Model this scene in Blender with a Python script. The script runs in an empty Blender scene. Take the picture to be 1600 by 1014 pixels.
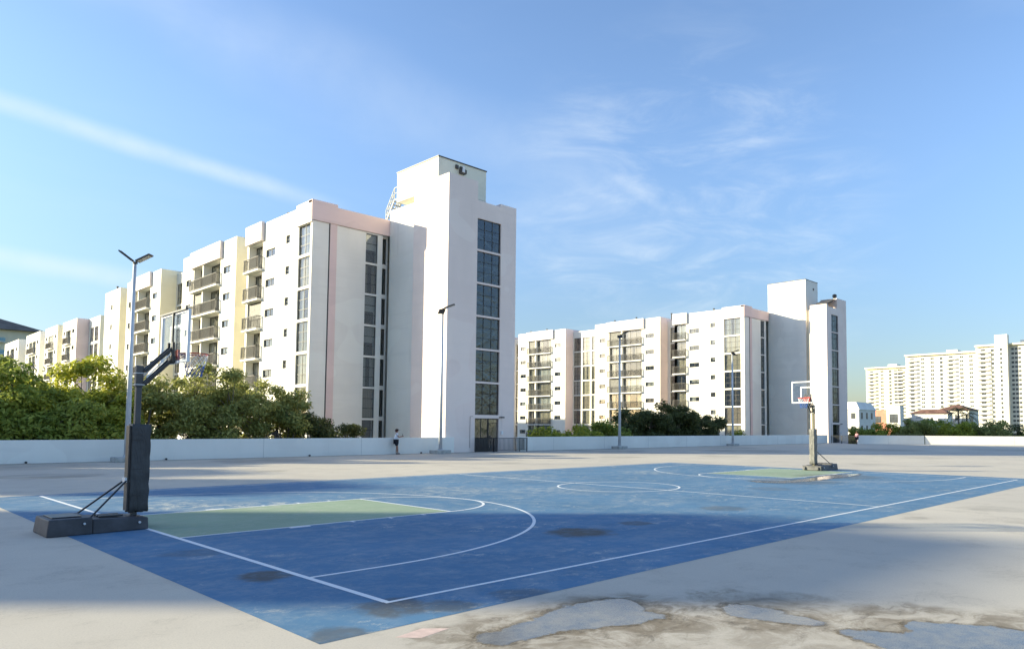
import bpy, bmesh, math, random
import numpy as np
from mathutils import Vector, Matrix
R_ = math.radians
rnd = random.Random(7)
S = bpy.context.scene
COL = S.collection

# ------------------------------------------------------------ camera
cam_d = bpy.data.cameras.new('camera'); cam = bpy.data.objects.new('camera', cam_d); COL.objects.link(cam)
F = Vector((0.7285, 0.682399, 0.060165)); RT = Vector((0.683372, -0.730047, 0.005766)); UP = Vector((-0.047858, -0.036914, 0.998172))
M = Matrix((RT, UP, -F)).transposed().to_4x4(); M.translation = Vector((-4.0789, -6.4599, 1.7537)); cam.matrix_world = M
cam_d.sensor_width = 36; cam_d.lens = 36*1135.13/1600; cam_d.shift_x = (800-908.16)/1600; cam_d.shift_y = (600.26-507)/1600
cam_d.clip_end = 5000; cam_d.clip_start = 0.1
S.camera = cam
# ------------------------------------------------------------ light
SUN_AZ = 44; SUN_EL = 13.8      # azimuth: degrees from +Y towards -X
w = bpy.data.worlds.new("World"); S.world = w; w.use_nodes = True
nt = w.node_tree; nt.nodes.clear()
def N(nt, t, **k):
    n = nt.nodes.new(t)
    for a, b in k.items():
        if a.startswith('i_'): n.inputs[int(a[2:])].default_value = b
        else: setattr(n, a, b)
    return n
def mth(nt, op, a, b=None, c=None, clamp=False):
    n = nt.nodes.new('ShaderNodeMath'); n.operation = op; n.use_clamp = clamp
    for i, v in enumerate((a, b, c)):
        if v is None: continue
        if isinstance(v, (int, float)): n.inputs[i].default_value = v
        else: nt.links.new(v, n.inputs[i])
    return n.outputs[0]
def vdot(nt, v, vec):
    n = nt.nodes.new('ShaderNodeVectorMath'); n.operation = 'DOT_PRODUCT'; nt.links.new(v, n.inputs[0]); n.inputs[1].default_value = vec; return n.outputs['Value']
def smooth(nt, v, a, b, lo=0.0, hi=1.0):
    n = nt.nodes.new('ShaderNodeMapRange'); n.interpolation_type = 'SMOOTHSTEP'; nt.links.new(v, n.inputs[0])
    n.inputs[1].default_value = a; n.inputs[2].default_value = b; n.inputs[3].default_value = lo; n.inputs[4].default_value = hi; return n.outputs[0]
def mixc(nt, fac, a, b, bt='MIX'):
    n = nt.nodes.new('ShaderNodeMix'); n.data_type = 'RGBA'; n.blend_type = bt
    if isinstance(fac, (int, float)): n.inputs[0].default_value = fac
    else: nt.links.new(fac, n.inputs[0])
    for s, v in ((6, a), (7, b)):
        if isinstance(v, tuple): n.inputs[s].default_value = (*v[:3], 1)
        else: nt.links.new(v, n.inputs[s])
    return n.outputs[2]
def noise(nt, vec, scale, detail=4, rough=.55, dist=0.0):
    n = nt.nodes.new('ShaderNodeTexNoise'); n.inputs['Scale'].default_value = scale; n.inputs['Detail'].default_value = detail
    n.inputs['Roughness'].default_value = rough; n.inputs['Distortion'].default_value = dist
    if vec is not None: nt.links.new(vec, n.inputs['Vector'])
    return n.outputs[0]
def scalev(nt, vec, sc):
    n = nt.nodes.new('ShaderNodeVectorMath'); n.operation = 'MULTIPLY'; nt.links.new(vec, n.inputs[0]); n.inputs[1].default_value = sc; return n.outputs[0]
sky = N(nt, 'ShaderNodeTexSky', sky_type='NISHITA', sun_disc=False, sun_elevation=R_(SUN_EL), sun_rotation=R_(-SUN_AZ), altitude=10, air_density=1.0, dust_density=0.6, ozone_density=2.2)
tc = N(nt, 'ShaderNodeTexCoord'); D = tc.outputs['Generated']
SKY_TINT = (.96, .985, 1.08)
skc = mixc(nt, 1.0, sky.outputs[0], SKY_TINT, 'MULTIPLY')
zc = N(nt, 'ShaderNodeSeparateXYZ'); nt.links.new(D, zc.inputs[0])
lowk = smooth(nt, zc.outputs[2], -.05, .42, .48, 1.0)
_sc = N(nt, 'ShaderNodeVectorMath', operation='SCALE'); nt.links.new(skc, _sc.inputs[0]); nt.links.new(lowk, _sc.inputs['Scale']); skc = _sc.outputs[0]
def streak(nrm, mid, wid, hl, power=1.0, nsc=9.0):
    d = vdot(nt, D, nrm); nz = noise(nt, D, 5, 3); nzf = noise(nt, D, 22, 5)
    d2 = mth(nt, 'ADD', d, mth(nt, 'MULTIPLY', mth(nt, 'SUBTRACT', nz, .5), wid*1.2))
    g = smooth(nt, mth(nt, 'ABSOLUTE', d2), 0, wid, 1, 0)
    al = smooth(nt, vdot(nt, D, mid), math.cos(hl*1.25), math.cos(hl*.6))
    tex = smooth(nt, nzf, .2, .75, .55, 1.0)
    return mth(nt, 'MULTIPLY', mth(nt, 'MULTIPLY', g, al), mth(nt, 'MULTIPLY', tex, power))
def nrmz(v): v = Vector(v); v.normalize(); return tuple(v)
m1 = streak(nrmz((-.06, .34, -.94)), nrmz((.20, .92, .335)), .017, R_(14), .42)
m2 = streak(nrmz((-.02, .18, -.98)), nrmz((.12, .98, .17)), .018, R_(11), .38)
m3 = streak(nrmz((-.06, .49, -.87)), nrmz((.42, .80, .42)), .07, R_(22), .14)
m4 = streak(nrmz((-.16, .61, -.78)), nrmz((.74, .60, .32)), .012, R_(3.5), .10)
wisp = noise(nt, scalev(nt, D, (3.0, 5.0, 16.0)), 1.4, 7, .62, .6)
blob = smooth(nt, vdot(nt, D, nrmz((.79, .55, .255))), math.cos(R_(17)), math.cos(R_(3)))
m5 = mth(nt, 'MULTIPLY', mth(nt, 'MULTIPLY', smooth(nt, wisp, .40, .85), blob), .46)
glob = noise(nt, scalev(nt, D, (1.5, 2.0, 6.0)), 1.0, 6, .6, .4)
m6 = mth(nt, 'MULTIPLY', smooth(nt, glob, .45, .85), .16)
tot = m1
for m_ in (m2, m3, m4, m5, m6): tot = mth(nt, 'ADD', tot, m_)
tot = mth(nt, 'MINIMUM', tot, .8)
cl = mixc(nt, tot, skc, (3.2, 3.5, 3.7))
bg = N(nt, 'ShaderNodeBackground'); nt.links.new(cl, bg.inputs[0]); bg.inputs[1].default_value = 0.10
wo = N(nt, 'ShaderNodeOutputWorld'); nt.links.new(bg.outputs[0], wo.inputs[0])
sd = bpy.data.lights.new('sun', 'SUN'); sd.energy = 4.1; sd.angle = R_(0.55); sd.color = (1.0, .90, .62)
sun = bpy.data.objects.new('sun', sd); COL.objects.link(sun)
e = R_(SUN_EL); a_ = R_(SUN_AZ)
sdir = Vector((-math.sin(a_)*math.cos(e), math.cos(a_)*math.cos(e), math.sin(e)))
sun.rotation_euler = sdir.to_track_quat('Z', 'Y').to_euler(); sun.location = sdir*100
S.view_settings.view_transform = 'Standard'; S.view_settings.look = 'None'; S.view_settings.gamma = 1
S.view_settings.use_curve_mapping = False
S.view_settings.exposure = 1.6

# ------------------------------------------------------------ materials
def pos(nt): return nt.nodes.new('ShaderNodeNewGeometry').outputs['Position']
def objc(nt): return nt.nodes.new('ShaderNodeTexCoord').outputs['Object']
def material(name, base, rough=.8, spec=.3, metal=0.0):
    m = bpy.data.materials.new(name); m.use_nodes = True; t = m.node_tree
    b = t.nodes['Principled BSDF']; b.inputs['Base Color'].default_value = (*base, 1); b.inputs['Roughness'].default_value = rough
    b.inputs['Specular IOR Level'].default_value = spec; b.inputs['Metallic'].default_value = metal
    return m, t, b
def bump(t, b, h, strength=.3, dist=.01):
    n = t.nodes.new('ShaderNodeBump'); n.inputs['Strength'].default_value = strength; n.inputs['Distance'].default_value = dist
    t.links.new(h, n.inputs['Height']); t.links.new(n.outputs[0], b.inputs['Normal'])
def plain(name, base, rough=.8, spec=.3, metal=0.0, var=.12, sc=3.0, bmp=.15):
    m, t, b = material(name, base, rough, spec, metal)
    p = objc(t); nz = noise(t, p, sc, 5)
    c = mixc(t, smooth(t, nz, .3, .7), tuple(x*(1-var) for x in base), tuple(min(1, x*(1+var)) for x in base))
    t.links.new(c, b.inputs['Base Color'])
    if bmp: bump(t, b, noise(t, p, sc*12, 3), bmp, .004)
    return m
def stucco(name, base, stain=(.45, .42, .36), amt=.35, bs=.5):
    """painted stucco: fine grain, faint roller patches, vertical rain streaks"""
    m, t, b = material(name, base, .85, .25)
    p = pos(t)
    patch = noise(t, scalev(t, p, (.5, .5, .22)), 1, 4)
    c = mixc(t, smooth(t, patch, .35, .7), base, tuple(x*.93 for x in base))
    st = noise(t, scalev(t, p, (3.2, 3.2, .12)), 1, 5, .7)
    st2 = noise(t, scalev(t, p, (.6, .6, .25)), 1, 3)
    k = mth(t, 'MULTIPLY', smooth(t, st, .56, .8), smooth(t, st2, .45, .7))
    c = mixc(t, mth(t, 'MULTIPLY', k, amt), c, stain)
    roll = noise(t, scalev(t, p, (.15, .15, 1.3)), 1, 3, .6); c = mixc(t, smooth(t, roll, .50, .62, 0, .35), c, tuple(x*.90 for x in base))
    fix = noise(t, scalev(t, p, (.33, .33, .4)), 1, 1, .3); c = mixc(t, smooth(t, fix, .60, .615, 0, .5), c, tuple(min(.9, x*1.06) for x in base))
    c = mixc(t, smooth(t, noise(t, p, 2.2, 8, .75), .55, .8, 0, .3), c, tuple(x*.82 for x in base))
    t.links.new(c, b.inputs['Base Color'])
    bump(t, b, noise(t, p, 24, 4, .7), bs, .01)
    return m
MAT = {}
MAT['white'] = stucco('white_stucco', (.82, .79, .72))
MAT['block_end'] = stucco('pale_grey_stucco', (.87, .84, .78), (.45, .43, .38), .5)
MAT['lilac'] = stucco('lilac_white_stucco', (.88, .75, .69), (.42, .38, .36), amt=.5)
MAT['cream'] = stucco('cream_stucco', (.80, .75, .58), amt=.3)
MAT['pinkside'] = stucco('pale_pink_stucco', (.78, .64, .63), amt=.3)
MAT['pink'] = stucco('dusty_pink_stucco', (.80, .62, .59), amt=.35)
MAT['pinkpale'] = stucco('blush_stucco', (.79, .71, .70), amt=.2)
MAT['coretop'] = stucco('ivory_stained_stucco', (.80, .77, .64), (.30, .25, .10), .75)
MAT['wall'] = stucco('parapet_paint', (.86, .84, .78), (.3, .3, .3), .35, .4)
MAT['stairpaint'] = plain('weathered_white_steel', (.34, .35, .36), .6)
MAT['joint'] = plain('joint_sealant', (.42, .42, .40), .9)
MAT['frame'] = plain('dark_bronze_frame', (.035, .032, .03), .5, .4, 0, .2)
MAT['interior'] = plain('dark_room', (.035, .033, .032), .9, .1, 0, .3, 1.0, 0)
MAT['rail'] = plain('weathered_railing', (.085, .08, .075), .6, .3)
MAT['slab'] = plain('balcony_slab', (.74, .72, .68), .85)
def curtain(name, base):
    m, t, b = material(name, base, .9, .1)
    oi = t.nodes.new('ShaderNodeObjectInfo'); v = smooth(t, oi.outputs['Random'], 0, 1, .65, 1.15)
    n = t.nodes.new('ShaderNodeVectorMath'); n.operation = 'SCALE'; n.inputs[0].default_value = base; t.links.new(v, n.inputs['Scale'])
    t.links.new(n.outputs[0], b.inputs['Base Color']); return m
CURT = [curtain('cream_curtain', (.66, .58, .42)), curtain('grey_curtain', (.50, .50, .47)), curtain('white_curtain', (.68, .67, .63)), curtain('tan_curtain', (.42, .34, .26)), curtain('blue_grey_blind', (.36, .42, .48))]
def glass(name, tint, gl=.16, wav=.02, fm=1.6):
    m = bpy.data.materials.new(name); m.use_nodes = True; t = m.node_tree; t.nodes.clear()
    tr = N(t, 'ShaderNodeBsdfTransparent'); tr.inputs[0].default_value = (*tint, 1)
    gs = N(t, 'ShaderNodeBsdfGlossy'); gs.inputs['Roughness'].default_value = .02; gs.inputs[0].default_value = (.9, .92, .95, 1)
    lw = N(t, 'ShaderNodeLayerWeight'); lw.inputs[0].default_value = .5
    f = mth(t, 'MAXIMUM', mth(t, 'MULTIPLY', mth(t, 'ADD', mth(t, 'MULTIPLY', mth(t, 'POWER', lw.outputs['Facing'], 5), .96), .04), fm), gl, clamp=True)
    p = pos(t); bn = t.nodes.new('ShaderNodeBump'); bn.inputs['Strength'].default_value = .35; bn.inputs['Distance'].default_value = wav
    t.links.new(noise(t, p, 1.6, 3, .6, 1.0), bn.inputs['Height']); t.links.new(bn.outputs[0], gs.inputs['Normal'])
    mx = N(t, 'ShaderNodeMixShader'); t.links.new(f, mx.inputs[0]); t.links.new(tr.outputs[0], mx.inputs[1]); t.links.new(gs.outputs[0], mx.inputs[2])
    o = N(t, 'ShaderNodeOutputMaterial'); t.links.new(mx.outputs[0], o.inputs[0]); return m
MAT['glass'] = glass('window_glass', (.80, .82, .82), .12)
MAT['stairglass'] = glass('tinted_stair_glass', (.50, .55, .58), .07, .10, 1.0)

# ---- deck
def circles(t, p, lst, warp=.5, wsc=1.2, soft=.35):
    """union of soft round patches in world metres, edges warped by noise"""
    nv = t.nodes.new('ShaderNodeTexNoise'); nv.inputs['Scale'].default_value = wsc; nv.inputs['Detail'].default_value = 6; nv.inputs['Roughness'].default_value = .6
    t.links.new(p, nv.inputs['Vector'])
    sub = t.nodes.new('ShaderNodeVectorMath'); sub.operation = 'SUBTRACT'; t.links.new(nv.outputs['Color'], sub.inputs[0]); sub.inputs[1].default_value = (.5, .5, .5)
    scn = t.nodes.new('ShaderNodeVectorMath'); scn.operation = 'SCALE'; t.links.new(sub.outputs[0], scn.inputs[0]); scn.inputs['Scale'].default_value = warp
    ad = t.nodes.new('ShaderNodeVectorMath'); ad.operation = 'ADD'; t.links.new(p, ad.inputs[0]); t.links.new(scn.outputs[0], ad.inputs[1])
    out = None
    for (cx, cy, r, k) in lst:
        d = t.nodes.new('ShaderNodeVectorMath'); d.operation = 'DISTANCE'; t.links.new(ad.outputs[0], d.inputs[0]); d.inputs[1].default_value = (cx, cy, 0)
        mm = smooth(t, d.outputs['Value'], r*(1-soft), r*(1+soft*.6), k, 0)
        out = mm if out is None else mth(t, 'MAXIMUM', out, mm)
    return out
def flat(t, p):
    n = t.nodes.new('ShaderNodeVectorMath'); n.operation = 'MULTIPLY'; t.links.new(p, n.inputs[0]); n.inputs[1].default_value = (1, 1, 0); return n.outputs[0]
def deck_mat():
    m, t, b = material('painted_concrete_deck', (.5, .48, .44), .85, .15)
    p = flat(t, pos(t))
    big = noise(t, p, .18, 5, .6); mid = noise(t, p, .9, 6, .65); fine = noise(t, p, 60, 3, .7); gr = noise(t, p, 9, 5, .7)
    c = mixc(t, smooth(t, big, .3, .7), (.585, .53, .44), (.51, .465, .395))
    c = mixc(t, smooth(t, mid, .45, .75), c, (.48, .435, .365))
    c = mixc(t, mth(t, 'MULTIPLY', smooth(t, fine, .4, .75), .5), c, (.38, .345, .29))
    # long worn streaks
    stk = noise(t, scalev(t, p, (.25, 2.0, 1)), 1, 5, .7)
    c = mixc(t, mth(t, 'MULTIPLY', smooth(t, stk, .6, .8), .35), c, (.66, .60, .50))
    # dirty drained zone round the puddles in the near foreground
    dirt = circles(t, p, [(.1, -1.7, .75, .8), (1.2, -2.0, 1.0, .9), (2.2, -3.0, .75, .85), (2.9, -4.3, .95, .85), (.9, -2.6, .6, .55), (1.7, -3.5, .6, .5), (-.3, -1.3, .35, .7), (3.4, -5.2, .9, .8), (2.6, -2.2, .35, .6), (3.0, -2.9, .45, .5)], .9, 1.6, .3)
    dn = mth(t, 'MULTIPLY', dirt, smooth(t, noise(t, p, 2.6, 8, .72, .8), .34, .62, .1, 1))
    c = mixc(t, dn, c, (.19, .155, .11))
    dk = mth(t, 'MULTIPLY', dirt, smooth(t, noise(t, scalev(t, p, (2.2, 3.4, 1)), 1, 8, .75, 1.6), .54, .66))
    c = mixc(t, mth(t, 'MULTIPLY', dk, .85), c, (.10, .078, .05))
    vein = noise(t, p, 1.3, 7, .7, 2.2)
    v = mth(t, 'MULTIPLY', smooth(t, mth(t, 'ABSOLUTE', mth(t, 'SUBTRACT', vein, .5)), 0, .02, 1, 0), smooth(t, mid, .5, .62))
    c = mixc(t, mth(t, 'MULTIPLY', v, .35), c, (.25, .23, .2))
    # isolated damp stains
    dm = circles(t, p, [(11.2, -1.4, .42, .55), (14.3, -2.0, .7, .5), (11.9, -3.2, .45, .5), (2.8, -2.6, .45, .35), (1.8, 24, 1.6, .75), (8.5, 22, .8, .5), (17, 27, 1.3, .5), (24, 27.5, 1.4, .55), (30, 22, 1.5, .5), (36, 19, 1.4, .45), (44, 9, 1.5, .4), (20, 21, .8, .4), (33, 8, 1.2, .4), (48, 24, 4, .6), (60, 18, 4, .6), (55, 30, 3, .6), (70, 10, 4, .5), (38, 30, 3, .6), (12, 31, 2.5, .6), (2, 31.5, 3, .5)], 1.6, .9, .35)
    stn = noise(t, scalev(t, p, (.5, .5, 1)), 1, 6, .7)
    c = mixc(t, mth(t, 'MULTIPLY', dm, smooth(t, stn, .35, .65, .3, 1)), c, (.24, .22, .185))
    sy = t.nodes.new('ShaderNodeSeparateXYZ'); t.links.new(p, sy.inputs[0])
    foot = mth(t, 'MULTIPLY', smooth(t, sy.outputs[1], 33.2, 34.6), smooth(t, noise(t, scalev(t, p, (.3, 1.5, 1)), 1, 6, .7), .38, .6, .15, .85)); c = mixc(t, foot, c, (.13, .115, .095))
    grit = noise(t, p, 26, 6, .85); c = mixc(t, smooth(t, grit, .56, .66, 0, .35), c, (.30, .27, .225)); c = mixc(t, smooth(t, grit, .33, .43, .3, 0), c, (.68, .63, .54))
    # black gravel specks
    vo = t.nodes.new('ShaderNodeTexVoronoi'); vo.inputs['Scale'].default_value = 5; t.links.new(p, vo.inputs['Vector'])
    sp = smooth(t, vo.outputs['Distance'], .015, .04, 1, 0); sel = smooth(t, gr, .6, .65)
    c = mixc(t, mth(t, 'MULTIPLY', mth(t, 'MULTIPLY', sp, sel), .7), c, (.08, .07, .06))
    t.links.new(c, b.inputs['Base Color'])
    t.links.new(mth(t, 'ADD', mth(t, 'MULTIPLY', dk, -.35), .8), b.inputs['Roughness'])
    bump(t, b, mth(t, 'ADD', fine, mth(t, 'MULTIPLY', gr, .8)), .5, .004)
    return m
def court_mat(name, base, worn, seed=0.0):
    m, t, b = material(name, base, .85, .12)
    p = flat(t, pos(t))
    big = noise(t, p, .35, 5, .6); mid = noise(t, p, 1.4, 6, .7); fine = noise(t, p, 70, 3, .7)
    c = mixc(t, smooth(t, big, .3, .7), base, tuple(x*1.18 for x in base))
    c = mixc(t, mth(t, 'MULTIPLY', smooth(t, mid, .5, .75), .5), c, tuple(x*.8 for x in base))
    # scuffed light marks, dragged roughly along one way
    sc1 = noise(t, scalev(t, p, (2.4, 3.4, 1)), 1.0, 9, .82, .2); g1 = noise(t, p, .45, 4, .6)
    s = mth(t, 'MULTIPLY', smooth(t, sc1, .535, .62), smooth(t, g1, .45, .60))
    c = mixc(t, mth(t, 'MULTIPLY', s, .62), c, worn)
    crisp = mth(t, 'MULTIPLY', smooth(t, noise(t, scalev(t, p, (4.0, 6.0, 1)), 1, 10, .85), .605, .625), smooth(t, noise(t, p, .8, 4, .6), .47, .60)); c = mixc(t, mth(t, 'MULTIPLY', crisp, .75), c, tuple(x*1.15 for x in worn))
    fade = smooth(t, noise(t, p, 1.7, 10, .8), .42, .66, 0, .20); c = mixc(t, fade, c, worn)
    dirty = smooth(t, noise(t, p, .6, 8, .75, .4), .56, .74, 0, .35); c = mixc(t, dirty, c, tuple(x*.55 for x in base))
    drag = noise(t, scalev(t, p, (14.0, 1.1, 1)), 1.0, 4, .6); gate = noise(t, p, 1.1, 5, .6)
    c = mixc(t, mth(t, 'MULTIPLY', mth(t, 'MULTIPLY', smooth(t, drag, .68, .74), smooth(t, gate, .55, .62)), .5), c, worn)
    patch = circles(t, p, [(1.5, 10.8, 1.1, .9), (3.0, 9.9, .9, .8), (12, 5.0, .6, .0), (13.4, 13.0, 1.6, .55), (10.5, 8.3, 1.5, .5), (8.5, 10.2, 1.6, .5), (19, 11.6, 1.1, .7), (9.6, 4.4, .9, .4)], 1.8, 1.0, .6)
    s2 = mth(t, 'MULTIPLY', patch, smooth(t, noise(t, scalev(t, p, (3.0, 3.0, 1)), 1, 8, .8, .5), .45, .62))
    c = mixc(t, s2, c, worn)
    dm = circles(t, p, [(4.95, 2.0, .55, .9), (6.55, 2.1, .32, .6), (9.9, 2.3, .55, .45), (-.3, 2.15, .34, .85), (-.3, 4.4, .38, .35), (-.05, -.2, .38, .75), (.35, -.55, .3, .6), (-.95, -.75, .3, .6), (15.5, 4.2, .7, .3), (1.2, -.75, .35, .5), (19, 5.2, 1.6, .45), (22.5, 5.2, 1.6, .45)], .55, 2.2, .35)
    c = mixc(t, mth(t, 'MULTIPLY', dm, smooth(t, noise(t, p, 4, 8, .75), .3, .55, .5, 1)), c, (.095, .09, .08))
    # hairline cracks
    vo = noise(t, p, .55, 4, .5, 1.2)
    cr = smooth(t, mth(t, 'ABSOLUTE', mth(t, 'SUBTRACT', vo, .5)), 0, .0022, 1, 0)
    c = mixc(t, mth(t, 'MULTIPLY', cr, .10), c, worn)
    c = mixc(t, mth(t, 'MULTIPLY', smooth(t, fine, .5, .8), .3), c, tuple(x*.6 for x in base))
    t.links.new(c, b.inputs['Base Color']); bump(t, b, fine, .4, .003)
    return m
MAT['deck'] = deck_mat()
MAT['blue'] = court_mat('blue_court_paint', (.082, .178, .29), (.50, .50, .45))
MAT['green'] = court_mat('green_key_paint', (.25, .325, .23), (.46, .46, .40))
def line_mat():
    m, t, b = material('white_line_paint', (.74, .76, .77), .7, .3); p = flat(t, pos(t))
    n1 = noise(t, p, 5, 7, .75); c = mixc(t, smooth(t, n1, .56, .70, 0, .75), (.74, .76, .77), (.25, .34, .46))
    t.links.new(c, b.inputs['Base Color']); return m
MAT['line'] = line_mat()
def puddle_mat():
    # thin film of rain water: wet inside, a dark dirt ring where it dries, nothing beyond
    m, t, b = material('shallow_water', (.17, .18, .19), .06, .5); p = flat(t, pos(t))
    at = t.nodes.new('ShaderNodeAttribute'); at.attribute_name = 'core'
    edge = mth(t, 'ADD', at.outputs['Fac'], mth(t, 'MULTIPLY', mth(t, 'SUBTRACT', noise(t, p, 3.2, 9, .70, .6), .5), .42))
    fine = noise(t, p, 70, 3, .75); n1 = noise(t, p, 5, 7, .75)
    wet = smooth(t, edge, .0, .035)
    inner = mixc(t, smooth(t, n1, .3, .7), (.15, .155, .165), (.27, .265, .25)); inner = mixc(t, mth(t, 'MULTIPLY', smooth(t, fine, .45, .7), .6), inner, (.07, .07, .07))
    c = mixc(t, wet, mixc(t, n1, (.10, .078, .05), (.26, .21, .14)), inner); t.links.new(c, b.inputs['Base Color']); b.inputs['IOR'].default_value = 1.38
    t.links.new(mth(t, 'SUBTRACT', .8, mth(t, 'MULTIPLY', wet, mth(t, 'ADD', .55, mth(t, 'MULTIPLY', smooth(t, n1, .35, .6, 1, 0), .20)))), b.inputs['Roughness'])
    ring = smooth(t, edge, -.075, .0, 0, .8); ringt = mth(t, 'MULTIPLY', ring, smooth(t, noise(t, p, 2.3, 8, .8), .38, .62, .05, 1))
    t.links.new(mth(t, 'MAXIMUM', ringt, mth(t, 'MULTIPLY', wet, .92)), b.inputs['Alpha'])
    bump(t, b, fine, .35, .002)
    return m
MAT['water'] = puddle_mat()
MAT['ground'] = plain('far_ground', (.10, .12, .06), .95, .1, 0, .4, .02, 0)
MAT['concrete'] = plain('footing_concrete', (.40, .40, .38), .9, .2, 0, .2, 4)
MAT['poleM'] = plain('galvanised_pole', (.62, .64, .66), .45, .5, .2, .08, 2, 0)
MAT['lampD'] = plain('dark_lamp_housing', (.055, .05, .045), .5, .5)
MAT['led'] = plain('led_lens', (.45, .45, .42), .25, .6, 0, .2, 30)
MAT['blackplastic'] = plain('charcoal_plastic', (.055, .055, .062), .55, .4, 0, .25, 4)
MAT['blacksteel'] = plain('black_steel', (.018, .02, .025), .4, .5, 0, .2, 6)
MAT['polegrey'] = plain('grey_steel_post', (.06, .062, .064), .5, .5, 0, .15, 3)
MAT['poleolive'] = plain('olive_steel_post', (.10, .097, .06), .55, .4, 0, .15, 3)
def vinyl(name, base):
    m, t, b = material(name, base, .5, .4); p = objc(t)
    f = noise(t, scalev(t, p, (7, 7, 1.6)), 1, 4, .5, 1.5)
    c = mixc(t, smooth(t, noise(t, p, 5, 5), .3, .7), tuple(x*.8 for x in base), tuple(x*1.25 for x in base)); t.links.new(c, b.inputs['Base Color'])
    bump(t, b, f, .9, .04); return m
MAT['pad'] = vinyl('black_vinyl_pad', (.045, .047, .05))
MAT['padgrey'] = vinyl('grey_vinyl_pad', (.12, .12, .115))
MAT['basegrey'] = plain('grey_plastic_base', (.12, .12, .12), .7, .3, 0, .3, 6)
MAT['red'] = plain('red_rim', (.48, .035, .02), .45, .4, 0, .15, 8)
MAT['boardwhite'] = plain('white_board_frame', (.78, .79, .80), .4, .5, 0, .05)
MAT['net'] = plain('white_net', (.75, .75, .75), .9)
MAT['netblue'] = plain('blue_net', (.04, .11, .36), .9)
def acrylic():
    m = bpy.data.materials.new('scratched_acrylic'); m.use_nodes = True; t = m.node_tree; t.nodes.clear()
    tr = N(t, 'ShaderNodeBsdfTransparent'); tr.inputs[0].default_value = (.93, .95, .96, 1)
    di = N(t, 'ShaderNodeBsdfTranslucent'); di.inputs[0].default_value = (.85, .86, .87, 1)
    gs = N(t, 'ShaderNodeBsdfGlossy'); gs.inputs['Roughness'].default_value = .05
    p = objc(t); n1 = noise(t, p, 3.5, 6, .65, .8); k = smooth(t, n1, .4, .8, .05, .32)
    a = N(t, 'ShaderNodeMixShader'); t.links.new(k, a.inputs[0]); t.links.new(tr.outputs[0], a.inputs[1]); t.links.new(di.outputs[0], a.inputs[2])
    lw = N(t, 'ShaderNodeLayerWeight'); lw.inputs[0].default_value = .5; frv = mth(t, 'ADD', mth(t, 'MULTIPLY', mth(t, 'POWER', lw.outputs['Facing'], 5), .8), .03)
    bm = N(t, 'ShaderNodeMixShader'); t.links.new(frv, bm.inputs[0]); t.links.new(a.outputs[0], bm.inputs[1]); t.links.new(gs.outputs[0], bm.inputs[2])
    o = N(t, 'ShaderNodeOutputMaterial'); t.links.new(bm.outputs[0], o.inputs[0]); return m
MAT['acrylic'] = acrylic()

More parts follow.
